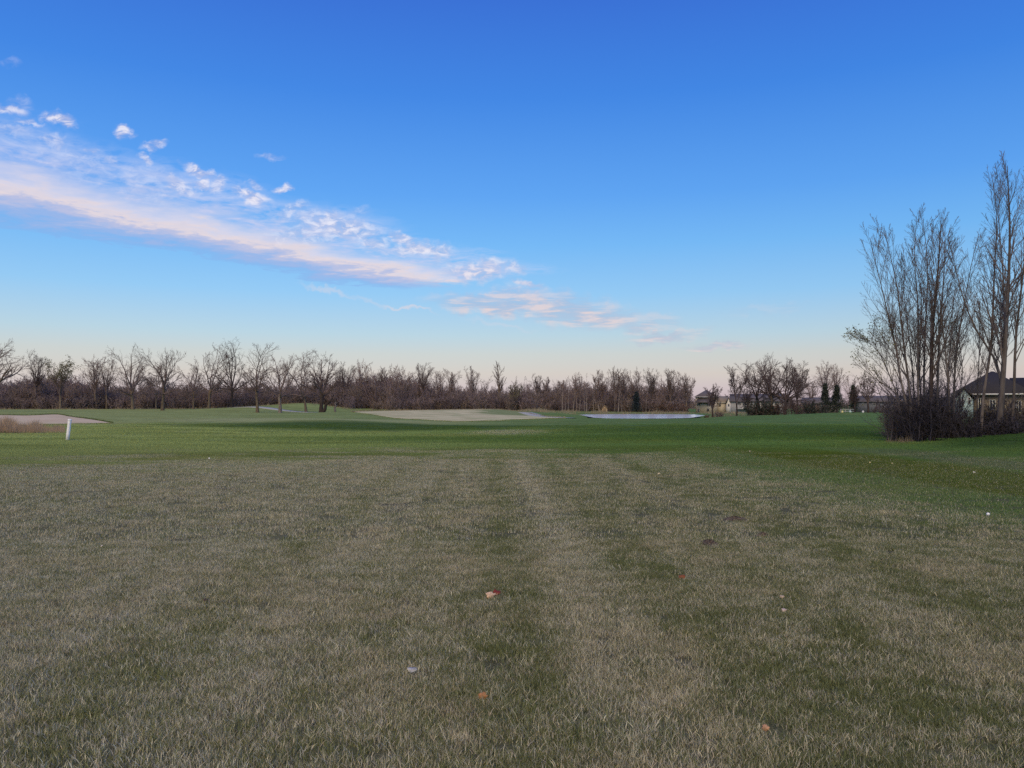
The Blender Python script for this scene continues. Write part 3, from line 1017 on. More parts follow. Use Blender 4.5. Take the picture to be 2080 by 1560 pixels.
def thicket_mesh(name, h, w, stems, rg, mat, mn=0.02, dens=5):
    az = rg.uniform(0, 2 * PI, stems)
    el = rg.uniform(0.03, math.atan(0.62 * w / h), stems)
    D = np.stack([np.sin(el) * np.cos(az), np.sin(el) * np.sin(az), np.cos(el)], -1)
    pos = np.column_stack([rg.normal(0, w * 0.16, (stems, 2)), np.full(stems, -0.2)])
    L1 = grow(pos, D, h * rg.uniform(0.6, 1.0, stems), np.full(stems, h * 0.011), rg, 7, 0.04, 0.09, 0.25)
    L2 = children(*L1, rg, dens + 2, 0.1, 1.0, 42, 14, 0.40, 5, 0.05, 0.14, 0.6, 0.4)
    L3 = children(*L2, rg, dens, 0.1, 1.0, 42, 14, 0.5, 3, 0.03, 0.14, 0.7, 0.7)
    V, F = join([tubes(L1[0], np.maximum(L1[1], mn * 1.8), 4), tubes(L2[0], np.maximum(L2[1], mn * 1.2), 3), tubes(L3[0], np.maximum(L3[1], mn), 3)])
    return mesh_from(name, V, F, mat)


WOOD_A = bark('wood_twigs_hazed', (0.230, 0.178, 0.174))  # lifted purple tone puts the haze over the far wood into the twig colour
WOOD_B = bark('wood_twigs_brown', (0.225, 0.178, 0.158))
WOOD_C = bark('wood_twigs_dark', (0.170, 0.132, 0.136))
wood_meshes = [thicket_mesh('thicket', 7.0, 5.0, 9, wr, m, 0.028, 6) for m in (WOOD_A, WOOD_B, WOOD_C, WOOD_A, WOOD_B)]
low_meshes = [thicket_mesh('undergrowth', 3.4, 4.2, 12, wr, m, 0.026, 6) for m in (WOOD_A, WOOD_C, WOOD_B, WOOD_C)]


def wood_top(px):
    return np.interp(px, [-400, 0, 60, 110, 160, 220, 300, 420, 520, 600, 700, 760, 850, 880, 960, 1040, 1110, 1200, 1290, 1380, 1425, 1440],
                     [774, 774, 768, 760, 770, 778, 780, 778, 780, 780, 770, 763, 765, 781, 787, 788, 783, 782, 781, 778, 786, 806])


def wood_points():
    P, S = [], []
    for d0, n, fac in ((222, 210, 0.93), (234, 210, 0.97), (248, 190, 1.0), (264, 170, 1.0)):
        px = wr.uniform(-420, 1394, n)
        d = d0 + wr.uniform(-6, 6, n)
        x = (px - 1040) / FPX * d
        z = ground_z(x, d)
        top = EYE - (wood_top(px) - HOR) / FPX * d
        P.append(np.column_stack([x, d, z]))
        S.append((top - z) / 7.0 * fac * wr.uniform(0.82, 1.06, n))
    return np.concatenate(P), np.concatenate(S)


P_, S_ = wood_points()
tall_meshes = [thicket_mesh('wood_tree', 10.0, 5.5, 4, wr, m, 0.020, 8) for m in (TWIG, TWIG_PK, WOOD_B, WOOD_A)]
n_ = 150
px_ = wr.uniform(-420, 1392, n_)
d_ = wr.uniform(236, 272, n_)
x_ = (px_ - 1040) / FPX * d_
z_ = ground_z(x_, d_)
top_ = EYE - (wood_top(px_) - wr.uniform(0, 22, n_) - HOR) / FPX * d_
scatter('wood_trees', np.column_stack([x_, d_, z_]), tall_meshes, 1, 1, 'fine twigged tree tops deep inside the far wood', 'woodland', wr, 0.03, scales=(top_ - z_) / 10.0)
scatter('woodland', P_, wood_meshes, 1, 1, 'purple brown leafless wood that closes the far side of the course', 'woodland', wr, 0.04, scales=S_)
px_ = wr.uniform(-420, 1392, 380)
d_ = wr.uniform(211, 222, 380)
x_ = (px_ - 1040) / FPX * d_
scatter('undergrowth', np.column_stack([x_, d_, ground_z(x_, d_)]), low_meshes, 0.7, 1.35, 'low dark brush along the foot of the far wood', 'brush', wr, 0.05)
# a last row of trees far beyond the houses on the right
px_ = wr.uniform(1380, 2500, 420)
d_ = wr.uniform(330, 390, 420)
x_ = (px_ - 1040) / FPX * d_
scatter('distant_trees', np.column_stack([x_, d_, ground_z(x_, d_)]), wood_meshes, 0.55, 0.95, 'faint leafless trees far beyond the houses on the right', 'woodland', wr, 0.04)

# ---- single trees one can tell apart: photo column, depth, top row, crown width px, kind, trunk width px, bark, twigs, label
tr_ = np.random.default_rng(5)
G1, G2, G3 = 'old oaks at the left edge of the wood', 'taller trees standing out of the far wood', 'trees by the pond and houses'
OAK = (BARK_OAK, TWIG)
DRK = (BARK_DARK, TWIG_DK)
PNK = (BARK_OAK, TWIG_PK)
PALE = (BARK_PALE, TWIG_PK)
TREES = [
    ('oak_tree', -12, 150, 690, 165, 'oak', 10, OAK, 0, 'wide bare oak at the left edge, its trunk outside the picture', G1),
    ('bare_tree', 73, 214, 722, 42, 'vase', 4, DRK, 0, 'narrow dark bare tree between the left edge oak and the olive crown', G1),
    ('bare_tree', 193, 214, 722, 58, 'vase', 4, PNK, 0, 'thin pinkish bare tree, left one of the pair right of the olive crown', G1),
    ('bare_tree', 216, 216, 728, 44, 'vase', 4, PNK, 0, 'thin pinkish bare tree, right one of the pair right of the olive crown', G1),
    ('oak_tree', 270, 200, 711, 88, 'oak', 6.4, OAK, -.3, 'oak with a tall pale lit trunk, leftmost full oak of the row', G1),
    ('oak_tree', 330, 185, 710, 84, 'oak', 6.5, OAK, .3, 'dense crooked oak second from left in the row of full oaks', G1),
    ('oak_tree', 317, 208, 735, 50, 'oak', 3.2, OAK, 0, 'smaller oak with a thin trunk just behind the dense crooked oak', G1),
    ('oak_tree', 393, 200, 733, 62, 'oak', 3.6, OAK, 0, 'slender lower oak between the dense crooked oak and the vase shaped one', G1),
    ('oak_tree', 424, 199, 706, 82, 'oak', 5, OAK, .4, 'oak with pale twin looking trunk left of the tallest oak', G1),
    ('oak_tree', 471, 204, 694, 90, 'oak', 6, DRK, 0, 'tallest dark oak of the left row with widely spread limbs', G1),
    ('oak_tree', 523, 162, 700, 62, 'oak', 6, OAK, -.2, 'narrow upright oak standing just left of the cart path oak', G1),
    ('oak_tree', 569, 155, 716, 98, 'oak', 6.5, (BARK_PALE, TWIG), 0, 'round crowned oak with a bright foot in front of the cart path', G1),
    ('oak_tree', 622, 172, 718, 74, 'oak', 5, OAK, -.8, 'leaning oak behind the ivy dark oak at the end of the cart path', G1),
    ('oak_tree', 652, 158, 722, 92, 'oak', 8, DRK, .3, 'ivy dark oak with a broken limb at the end of the cart path', G1),
    ('bare_tree', 698, 222, 742, 40, 'vase', 4, DRK, 0, 'dark bare tree just right of the ivy dark oak', G2),
    ('bare_tree', 735, 228, 736, 46, 'vase', 4, PNK, 0, 'fine twigged tree, highest right of the ivy dark oak', G2),
    ('bare_tree', 775, 230, 752, 34, 'vase', 3.4, OAK, 0, 'low twiggy tree left of the one above the bunker corner', G2),
    ('bare_tree', 808, 230, 744, 44, 'vase', 3.4, PNK, 0, 'twiggy tree above the left corner of the central bunker', G2),
    ('bare_tree', 859, 232, 739, 46, 'vase', 4, OAK, 0, 'fan shaped tree with a single trunk above the central bunker', G2),
    ('bare_tree', 893, 236, 754, 26, 'vase', 3, PALE, 0, 'pale thin tree, left one of the two above the bunker middle', G2),
    ('bare_tree', 915, 236, 755, 34, 'vase', 3.2, PNK, 0, 'forked thin tree, right one of the two above the bunker middle', G2),
    ('bare_tree', 962, 236, 748, 46, 'vase', 4, OAK, 0, 'broad forked tree standing clear of the wood above the bunker', G2),
    ('bare_tree', 1011, 238, 738, 27, 'pop', 4, OAK, 0.012, 'tall narrow tree standing highest and alone in the middle', G2),
    ('bare_tree', 1092, 238, 764, 20, 'vase', 3, OAK, 0, 'small forked tree above the short cart path', G2),
    ('bare_tree', 1106, 240, 768, 26, 'vase', 3, PNK, 0, 'small rounded tree just right of the forked one above the cart path', G2),
    ('bare_tree', 1140, 240, 776, 26, 'vase', 3, PNK, 0, 'lowest bare tree left of the pale stems by the pond', G2),
    ('bare_tree', 1171, 214, 763, 30, 'vase', 3, PALE, 0, 'bare tree with forked top above the first pale stems', G2),
    ('bare_tree', 1210, 216, 770, 22, 'pop', 3, PALE, 0, 'thin pale tree left of the shed by the pond', G2),
    ('bare_tree', 1222, 218, 757, 34, 'vase', 3, PNK, 0, 'twiggy tree rising right behind the tan shed', G2),
    ('bare_tree', 1252, 214, 754, 24, 'vase', 3, PNK, 0, 'slim tree, left one of the close pair above the pond', G2),
    ('bare_tree', 1267, 215, 755, 24, 'vase', 3, OAK, 0, 'slim tree, right one of the close pair above the pond', G2),
    ('bare_tree', 1293, 216, 752, 34, 'vase', 3.4, OAK, 0, 'fan crowned tree above the blue spruce by the pond', G2),
    ('bare_tree', 1325, 214, 755, 40, 'vase', 3.4, OAK, 0, 'spreading tree above the middle of the pond', G2),
    ('bare_tree', 1362, 216, 752, 46, 'vase', 3.6, OAK, 0, 'wide crowned tree near the right end of the wood', G2),
    ('bare_tree', 1394, 216, 761, 56, 'vase', 3.6, PNK, 0, 'rounded last tree of the wood left of the beige house', G2),
    ('bare_tree', 1496, 138, 746, 58, 'vase', 3.4, DRK, 0, 'dark leaning bare tree between the beige house and the grey roof', G3),
    ('bare_tree', 1519, 140, 790, 34, 'vase', 2.6, DRK, 0, 'low dark sapling just right of the dark leaning tree', G3),
    ('bare_tree', 1447, 150, 786, 46, 'vase', 4, DRK, 0, 'small bushy bare tree in front of the beige house', G3),
    ('oak_tree', 1545, 152, 738, 100, 'oak', 5, DRK, -.9, 'left leaning oak, left one of the big pair by the houses', G3),
    ('oak_tree', 1566, 148, 728, 150, 'oak', 7, (BARK_OAK, TWIG), .1, 'largest oak by the houses with wide forked limbs', G3),
    ('oak_tree', 1594, 143, 742, 112, 'oak', 7, DRK, .3, 'dark trunked oak right of the largest oak', G3),
    ('bare_tree', 1619, 160, 738, 56, 'vase', 4, DRK, 0, 'twiggy tall tree right of the dark trunked oak', G3),
    ('bare_tree', 1677, 232, 739, 46, 'vase', 3.4, PNK, 0, 'fine tall tree behind the left spruce', G3),
    ('bare_tree', 1698, 234, 748, 44, 'vase', 3.4, PNK, 0, 'fine pinkish tree behind the wide spruce', G3),
    ('bare_tree', 1650, 236, 768, 44, 'vase', 3, PNK, 0, 'faint low tree left of the spruces', G3),
    ('bare_tree', 1728, 230, 766, 50, 'vase', 3, PNK, 0, 'faint twiggy tree behind the small spruce', G3),
    ('bare_tree', 1763, 128, 766, 56, 'vase', 4.5, DRK, 0, 'dark forked tree left of the tall poplar clump', G3),
    ('bare_tree', 1736, 132, 790, 22, 'vase', 4, DRK, 0, 'short dark trunked tree beside the small spruce', G3),
]
for nm, px, d, top, wpx, kind, tw, mats, lean, lab, grp in TREES:
    b_ = gpt(px, d)
    h = (EYE - (top - HOR) / FPX * d) - b_[2]
    bare_tree(nm, b_, h, wpx / FPX * d, kind, tr_, lab, mats, grp, tr=tw / FPX * d / 2 * 0.95, lean=lean)

# olive tree on the left, still with some leaves
b_ = gpt(122, 208)
bare_tree('leafy_tree', b_, (EYE - (732 - HOR) / FPX * 208) - b_[2], 82 / FPX * 208, 'vase', tr_, 'round tree with olive leaves left on its crown', OAK, G1,
          leaf=(LEAF_OLIVE, 0.35, 3, 0.20, lambda P: P[:, 2] > 8.0))
b_ = gpt(1048, 214)
bare_tree('leafy_tree', b_, 7.0, 5.2, 'vase', tr_, 'low olive brown bush tree at the wood edge by the short path', OAK, G2, leaf=(LEAF_OLIVE, 0.3, 2, 0.15))

# pale straight stems at the wood edge by the pond
for k, (px, lean, top, lab) in enumerate([
    (1142, -.03, 772, 'leftmost pale stem at the wood edge by the pond'), (1148.5, .02, 780, 'second pale stem from the left at the wood edge'),
    (1154.5, 0, 776, 'bright pale stem, third from the left by the pond'), (1164, .05, 786, 'leaning pale stem, fourth from the left by the pond'),
    (1177, .03, 782, 'pale stem, fifth from the left by the pond'), (1187, .01, 774, 'bright pale stem, left of the brightest close pair'),
    (1191.5, .04, 778, 'bright pale stem, right of the brightest close pair'), (1206.5, -.02, 784, 'pale stem standing just left of the stub by the shed'),
    (1249, .01, 786, 'pale stem right of the tan shed'), (1256, .06, 782, 'crooked pale stem second to the right of the shed'),
    (1263, -.02, 790, 'thin pale stem left of the blue spruce'), (1312, 0, 800, 'short pale stem right of the blue spruce'), (1334, .01, 806, 'low pale stem behind the pond, right of its middle')]):
    d = 206 + (k % 3) * 2
    b_ = gpt(px, d)
    h = (EYE - (top - HOR) / FPX * d) - b_[2]
    bare_tree('pale_tree', b_, h, h * 0.22, 'pop', tr_, lab, PALE, 'pale stems at the wood edge', tr=0.12, lean=lean, tm=0.5)


def conifer(px, d, top, wpx, mat, label, grp, rg):
    b_ = gpt(px, d)
    h = (EYE - (top - HOR) / FPX * d) - b_[2]
    w = wpx / FPX * d
    root = empty('spruce', b_, label, 'tree', grp)
    tv, tf = tubes(np.array([[[0, 0, -.2], [0, 0, h * .5], [0, 0, h]]]), np.array([[.16, .1, .02]]), 7)
    link(bpy.data.objects.new('trunk', mesh_from('trunk', tv, [tf], BARK_DARK, True)), root)
    n = 190
    t = rg.random(n) ** 0.8
    az = rg.uniform(0, 2 * PI, n)
    ln = (w / 2) * (1 - t * 0.92) * rg.uniform(0.6, 1.12, n)
    pos = np.column_stack([np.zeros((n, 2)), h * (0.06 + 0.92 * t)])
    D = np.stack([np.cos(az), np.sin(az), np.full(n, 0.1)], -1)
    P, Q = grow(pos, D, ln, np.full(n, .03), rg, 4, -0.06, 0.08, 0.4)
    tips = P[:, 1:].reshape(-1, 3)
    lv, lf = leaves(tips, rg, 5, 0.19, spread=0.2)
    link(bpy.data.objects.new('crown', mesh_from('crown', np.vstack([lv]), [lf], mat)), root)


cr = np.random.default_rng(31)
conifer(1676, 190, 780, 32, LEAF_DK, 'dark spruce, left and thinner of the close pair', G3, cr)
conifer(1700, 190, 782, 42, LEAF_DK, 'dark spruce, right and wider of the close pair', G3, cr)
conifer(1733, 200, 783, 27, LEAF_DK, 'small dark spruce by itself right of the close pair', G3, cr)
conifer(1293, 207, 797, 24, LEAF_BLUE, 'bluish spruce on the far bank of the pond', G2, cr)


def shrub(name, px, d, h, w, mat, label, rg, leafm=None, lsize=0.12, stems=14, grp=None, mn=0.012, dens=6, lper=3, lfrac=.6):
    root = empty(name, gpt(px, d), label, 'shrub', grp)
    o = bpy.data.objects.new('branches', thicket_mesh('branches', h, w, stems, rg, mat, mn, dens))
    link(o, root)
    if leafm:
        co = np.empty(len(o.data.vertices) * 3)
        o.data.vertices.foreach_get('co', co)
        co = co.reshape(-1, 3)
        tips = co[rg.random(len(co)) < lfrac * 0.1]
        lv, lf = leaves(tips, rg, lper, lsize, spread=lsize)
        link(bpy.data.objects.new('foliage', mesh_from('foliage', lv, [lf], leafm)), root)
    return root


sr = np.random.default_rng(41)
G4 = 'shrubs in front of the houses'
for px, d, h, w, m, lf, lab in [
    (1535, 139, 3.0, 5.0, TWIG_DK, LEAF_DK, 'dark evergreen shrub below the left leaning oak'),
    (1556, 138, 3.1, 5.0, TWIG_DK, LEAF_DK, 'dark evergreen shrub below the largest oak'),
    (1576, 139, 2.6, 4.0, TWIG, LEAF_RUST, 'rusty brown shrub between the evergreen shrub and the dark oak'),
    (1612, 136, 3.6, 5.5, TWIG_DK, None, 'dark leafless shrub right of the dark trunked oak'),
    (1632, 134, 3.0, 5.0, TWIG_DK, None, 'dark leafless shrub left of the spruces'),
    (1655, 132, 2.8, 5.0, TWIG_DK, LEAF_DK, 'dark shrub at the foot of the left spruce'),
    (1463, 158, 1.6, 2.4, TWIG, None, 'reddish low brush right of the small bushy tree'),
    (1436, 160, 1.0, 2.0, TWIG, None, 'reddish low brush at the foot of the beige house'),
    (1340, 200, 3.2, 6.0, WOOD_B, LEAF_RUST, 'rusty brush behind the right half of the pond'),
    (1376, 200, 3.6, 6.0, WOOD_A, LEAF_RUST, 'purple brush left of the beige house'),
    (1785, 126, 3.0, 6.0, TWIG_DK, None, 'leafless brush just left of the poplar clump, far back')]:
    shrub('shrub', px, d, h, w, m, lab, sr, lf, 0.14, grp=G4, mn=0.02)

# ------------------------------------------------------------------ poplar clump on the right
pr = np.random.default_rng(77)
G5 = 'tall bare poplars on the right'
POP = (BARK_POP, TWIG_POP)
POPD = (BARK_DARK, TWIG_POP)


def stem(pts, d, wpx, spread, label, mats=POP, tm=1.0, base=None, leaf=None):
    wpx *= 0.85
    """poplar whose trunk follows photo pixels at depth d; base = column where it leaves the ground"""
    bx = pts[0][0] if base is None else base
    b_ = gpt(bx, d)
    pts = list(pts[:-1]) + [(pts[-1][0], pts[-1][1] + 20)]
    P = [b_ - [0, 0, 0.2]] + [pt(a, c, d + pr.normal(0, 0.25)) for a, c in pts]
    P = np.array(P)
    seg = np.concatenate([[0], np.cumsum(np.linalg.norm(np.diff(P, axis=0), axis=1))])
    ts = np.linspace(0, seg[-1], 14)
    Q = np.stack([np.interp(ts, seg, P[:, k]) for k in range(3)], -1)
    Q[1:-1] = 0.25 * Q[:-2] + 0.5 * Q[1:-1] + 0.25 * Q[2:]
    Q = Q - b_
    h = Q[-1, 2]
    bare_tree('poplar_tree', b_, h, h * spread * (0.88 if leaf is None else 0.95), 'pop', pr, label, mats, G5, tr=wpx / FPX * d / 2, trunk=Q, tm=tm, leaf=leaf)


stem([(1848, 840), (1831, 789), (1818, 690), (1803, 640), (1789, 574), (1774, 515), (1766, 462)], 33.5, 5.5, 0.34, 'leftmost tall poplar of the clump, curving out to the left', base=1852)
stem([(1846, 777), (1833, 682), (1823, 578), (1807, 515), (1795, 438)], 34.5, 6, 0.30, 'second poplar from the left in the clump', base=1856)
stem([(1855, 769), (1845, 668), (1834, 590), (1838, 500)], 36, 4, 0.26, 'thin poplar third from the left in the clump', base=1862)
stem([(1864, 769), (1865, 618), (1856, 523), (1862, 418)], 34, 5.5, 0.28, 'tall straight poplar left of the dark middle trunk', base=1868)
stem([(1876, 761), (1880, 658), (1886, 546), (1875, 424)], 35.5, 5.5, 0.28, 'poplar leaning slightly right beside the dark middle trunk', base=1880)
stem([(1891, 777), (1893, 690), (1896, 640), (1905, 558), (1912, 421)], 33, 11, 0.28, 'poplar with the thick dark trunk in the middle of the clump', POPD, base=1892)
stem([(1904, 761), (1911, 638), (1918, 554), (1920, 440)], 34.2, 6.5, 0.28, 'poplar close behind the thick dark trunk on its right', base=1905)
stem([(1927, 777), (1917, 689), (1911, 618), (1899, 520), (1893, 447)], 32.5, 5, 0.28, 'slim poplar crossing leftward in front of the clump', base=1930)
stem([(1938, 777), (1941, 721), (1954, 642), (1972, 540), (1986, 462)], 35, 5.5, 0.28, 'rightmost stem of the main clump, leaning right', base=1937)
stem([(1870, 800), (1866, 730), (1874, 640), (1868, 560), (1880, 470)], 37.5, 4, 0.26, 'thin background poplar seen between the clump stems', base=1872)
stem([(1925, 790), (1930, 700), (1938, 600), (1946, 520)], 38, 4, 0.26, 'low thin poplar behind the right side of the clump', base=1922)
stem([(1996, 800), (2004, 765), (2015, 697), (2018, 598), (2021, 519), (2028, 443), (2014, 335)], 31.5, 7, 0.26, 'tall poplar just left of the biggest trunk at the right edge', base=1992)
stem([(2030, 856), (2038, 757), (2044, 658), (2050, 538), (2052, 459), (2046, 318)], 31, 13, 0.27, 'biggest tallest poplar with a forked trunk near the right edge', base=2028, tm=1.15)
stem([(2034, 741), (1994, 693), (1966, 638), (1946, 570), (1934, 515), (1927, 465)], 31.6, 6.5, 0.22, 'poplar stem that leans far left from the big trunk', base=2031)
stem([(2040, 745), (2040, 600), (2034, 500), (2026, 440), (2034, 345)], 32.4, 6, 0.22, 'slender poplar rising close behind the big trunk', base=2036)
stem([(2060, 800), (2062, 690), (2078, 560), (2090, 440), (2094, 330)], 32, 7, 0.26, 'poplar at the right edge, its crown partly outside the picture', base=2054)
stem([(1985, 800), (1989, 720), (1990, 650), (1996, 590)], 34, 3.5, 0.24, 'short thin poplar between the clump and the big trunk', base=1984)
stem([(2100, 800), (2120, 640), (2130, 500), (2140, 380)], 33, 7, 0.26, 'poplar beyond the right edge whose branches reach into the picture', base=2096)
# low tree with the last yellow green leaves at the left of the clump
stem([(1822, 800), (1800, 745), (1778, 700), (1762, 660)], 35, 4, 0.50, 'low spreading tree with yellow green leaves left of the clump', base=1840,
     leaf=(LEAF_YEL, 0.5, 2, 0.044))
stem([(1950, 800), (1956, 750), (1950, 700), (1944, 650)], 36.5, 3.5, 0.42, 'small tree with a few yellow green leaves right of the clump', base=1948,
     leaf=(LEAF_YEL, 0.2, 2, 0.035))

# dark brush under the poplars: several separate bushes
G6 = 'dark bushes under the poplars'
BR_D = bark('brush_twigs_dark', (0.066, 0.060, 0.074))
BR_M = bark('brush_twigs_mid', (0.125, 0.110, 0.120))
LEAF_BD = leaf_mat('dark_brush_leaves', (0.020, 0.018, 0.014))
LEAF_BR = leaf_mat('brown_brush_leaves', (0.085, 0.065, 0.040))
for px, d, h, w, m, lf, lab in [
    (1822, 33.2, 1.9, 1.5, BR_M, LEAF_BR, 'brown bush at the left foot of the poplar clump'),
    (1850, 32.3, 2.3, 1.6, BR_D, LEAF_BD, 'dark bush second from the left under the poplars'),
    (1878, 31.9, 2.5, 1.7, BR_D, LEAF_BD, 'dark bush in front of the thick dark trunk'),
    (1901, 31.9, 2.3, 1.5, BR_D, LEAF_BD, 'dark bush just right of the thick dark trunk'),
    (1922, 32.4, 1.15, 0.9, BR_D, LEAF_BD, 'dark bush below the teal gable'),
    (1962, 32.0, 1.3, 1.6, BR_D, LEAF_BD, 'low dark bush between the clump and the big trunk'),
    (1990, 32.0, 1.45, 1.6, BR_D, LEAF_BD, 'low dark bush left of the big trunk'),
    (2018, 32.2, 1.5, 1.6, BR_D, LEAF_BD, 'dark bush at the foot of the big trunk'),
    (2048, 32.2, 1.7, 1.6, BR_M, LEAF_BD, 'greyish bush right of the big trunk'),
    (2080, 32.2, 1.8, 1.6, BR_M, LEAF_BD, 'greyish bush cut by the right edge'),
    (1978, 30.7, 0.85, 1.5, BR_D, LEAF_BD, 'knee high scrub at the edge of the mound below the near house'),
    (2010, 30.6, 0.8, 1.5, BR_D, LEAF_BD, 'knee high scrub left of the biggest trunk'),
    (2042, 30.5, 0.9, 1.5, BR_D, LEAF_BD, 'knee high scrub in front of the biggest trunk'),
    (2074, 30.5, 0.9, 1.5, BR_D, LEAF_BD, 'knee high scrub in the corner at the right edge'),
    (1890, 36.5, 3.5, 2.6, BR_M, None, 'tall twiggy bush behind the middle of the clump'),
    (1850, 37, 3.3, 2.4, BR_M, None, 'tall twiggy bush behind the left of the clump'),
    (1921, 37, 2.9, 1.6, BR_M, None, 'twiggy bush behind the right of the clump')]:
    shrub('bush', px, d, h * pr.uniform(0.92, 1.12), w, m, lab, pr, lf, 0.032, stems=24, grp=G6, mn=0.004, dens=8, lper=1, lfrac=0.4)


def grass_clump(name, pxs, d0, d1, n, h0, h1, mat, label, rg, w0=0.006, w1=0.012, lean=0.3, cat='grass'):
    px = rg.uniform(pxs[0], pxs[1], n)
    d = rg.uniform(d0, d1, n)
    wob = np.sin(px * 0.11) + np.sin(px * 0.047 + 1.3) + 0.7 * np.sin(px * 0.31 + d)
    span = (pxs[1] - pxs[0]) / 2
    edge = np.clip((span - np.abs(px - (pxs[0] + span))) / (span * 0.3), 0, 1)
    tall = (0.72 + 0.16 * wob) * (0.35 + 0.65 * edge) * (0.6 + 0.4 * rg.random(n))
    x = (px - 1040) / FPX * d
    me = blade_mesh(name, n, 0.0001, h0, h1, w0, w1, lean, rg, mat, 3, 0.6)
    co = np.empty(len(me.vertices) * 3, np.float32)
    me.vertices.foreach_get('co', co)
    co = co.reshape(n, -1, 3)
    co *= tall.astype(np.float32)[:, None, None]
    co[:] += np.stack([x, d, ground_z(x, d)], -1)[:, None]
    me.vertices.foreach_set('co', co.ravel())
    me.update()
    o = bpy.data.objects.new(name, me)
    link(o)
    return tag(o, label, cat, kind='stuff')


DRY = leaf_mat('dry_grass', (0.34, 0.27, 0.17), 0.4)
DRYP = leaf_mat('pink_dry_grass', (0.44, 0.31, 0.20), 0.35)
REED = leaf_mat('tan_reeds', (0.36, 0.29, 0.18), 0.3)
DGRASS = leaf_mat('dark_tall_grass', (0.10, 0.11, 0.05), 0.4)
grass_clump('dry_grass', (1796, 1862), 31.2, 33.5, 900, 0.2, 0.6, DRY, 'pale dry grass at the left foot of the poplar clump', pr, 0.004, 0.008, 0.35)
grass_clump('tall_grass', (-240, 132), 42.6, 50.0, 15000, 0.75, 1.15, DRYP, 'tall pinkish dry grass in front of the left bunker', pr, 0.010, 0.020, 0.30)
grass_clump('tall_grass', (-240, 126), 42.4, 43.4, 1600, 0.10, 0.24, DGRASS, 'low darker fringe along the tall dry grass', pr, 0.010, 0.018, 0.5)
grass_clump('reeds', (1052, 1185), 160, 205, 2600, 0.5, 1.2, REED, 'tan reeds along the wood edge left of the pond', pr, 0.04, 0.08, 0.2)
grass_clump('reeds', (1175, 1440), 179, 192, 3600, 0.4, 1.0, REED, 'tan reeds on the far bank of the pond', pr, 0.04, 0.08, 0.2)
grass_clump('verge_grass', (-420, 1060), 203, 213, 7000, 0.25, 0.8, DRY, 'tan rough grass along the foot of the far wood', pr, 0.05, 0.10, 0.4)
grass_clump('verge_grass', (1430, 1560), 150, 200, 2600, 0.3, 0.8, REED, 'tan rough grass in front of the beige house', pr, 0.05, 0.09, 0.4)

# ------------------------------------------------------------------ houses
M_BEIGE = plain('beige_siding', (0.48, 0.445, 0.40), 0.08, 2.0)
M_WHITE = plain('white_trim', (0.55, 0.55, 0.54), 0.06, 2.0)
M_GREYW = plain('grey_siding', (0.36, 0.36, 0.36), 0.08, 2.0)
M_BROWNW = plain('brown_siding', (0.12, 0.10, 0.095), 0.12, 2.0)
M_BLUEW = plain('blue_grey_siding', (0.13, 0.14, 0.16), 0.12, 2.0)
M_ROOFG = plain('grey_shingles', (0.115, 0.105, 0.105), 0.25, 9.0)
M_ROOFT = plain('tan_shingles', (0.22, 0.19, 0.15), 0.2, 9.0)
M_ROOFD = plain('dark_shingles', (0.036, 0.033, 0.032), 0.25, 14.0, bump=0.4)
M_PANE, b0, p0 = new_mat('window_glass', 0.08, 0.6)
p0.inputs['Base Color'].default_value = (0.02, 0.022, 0.026, 1)


def siding(name, c, pitch=0.13):
    m, b, p = new_mat(name, 0.7, 0.2)
    pos = b.node('ShaderNodeNewGeometry').outputs['Position']
    z = b.sep(pos)[2]
    saw = b.m('FRACT', b.m('DIVIDE', z, pitch))
    n = b.noise(pos, 3.0, 4)
    col = b.mix(b.sstep(n, 0.3, 0.7), [v * 0.9 for v in c], [v * 1.08 for v in c])
    b.put(p.inputs['Base Color'], col)
    bn = b.node('ShaderNodeBump')
    bn.inputs['Strength'].default_value = 0.9
    bn.inputs['Distance'].default_value = 0.03
    b.put(bn.inputs['Height'], saw)
    b.put(p.inputs['Normal'], bn.outputs[0])
    return m


def brick_mat():
    m, b, p = new_mat('tan_brick', 0.9, 0.1)
    pos = b.node('ShaderNodeNewGeometry').outputs['Position']
    x, y, z = b.sep(pos)
    bt = b.node('ShaderNodeTexBrick')
    b.put(bt.inputs['Vector'], b.comb(x, z))
    bt.inputs['Scale'].default_value = 4.0
    bt.inputs['Color1'].default_value = (0.20, 0.165, 0.125, 1)
    bt.inputs['Color2'].default_value = (0.14, 0.11, 0.085, 1)
    bt.inputs['Mortar'].default_value = (0.26, 0.23, 0.19, 1)
    b.put(p.inputs['Base Color'], bt.outputs[0])
    return m


M_TEAL = siding('teal_siding', (0.32, 0.42, 0.43))
M_BRICK = brick_mat()


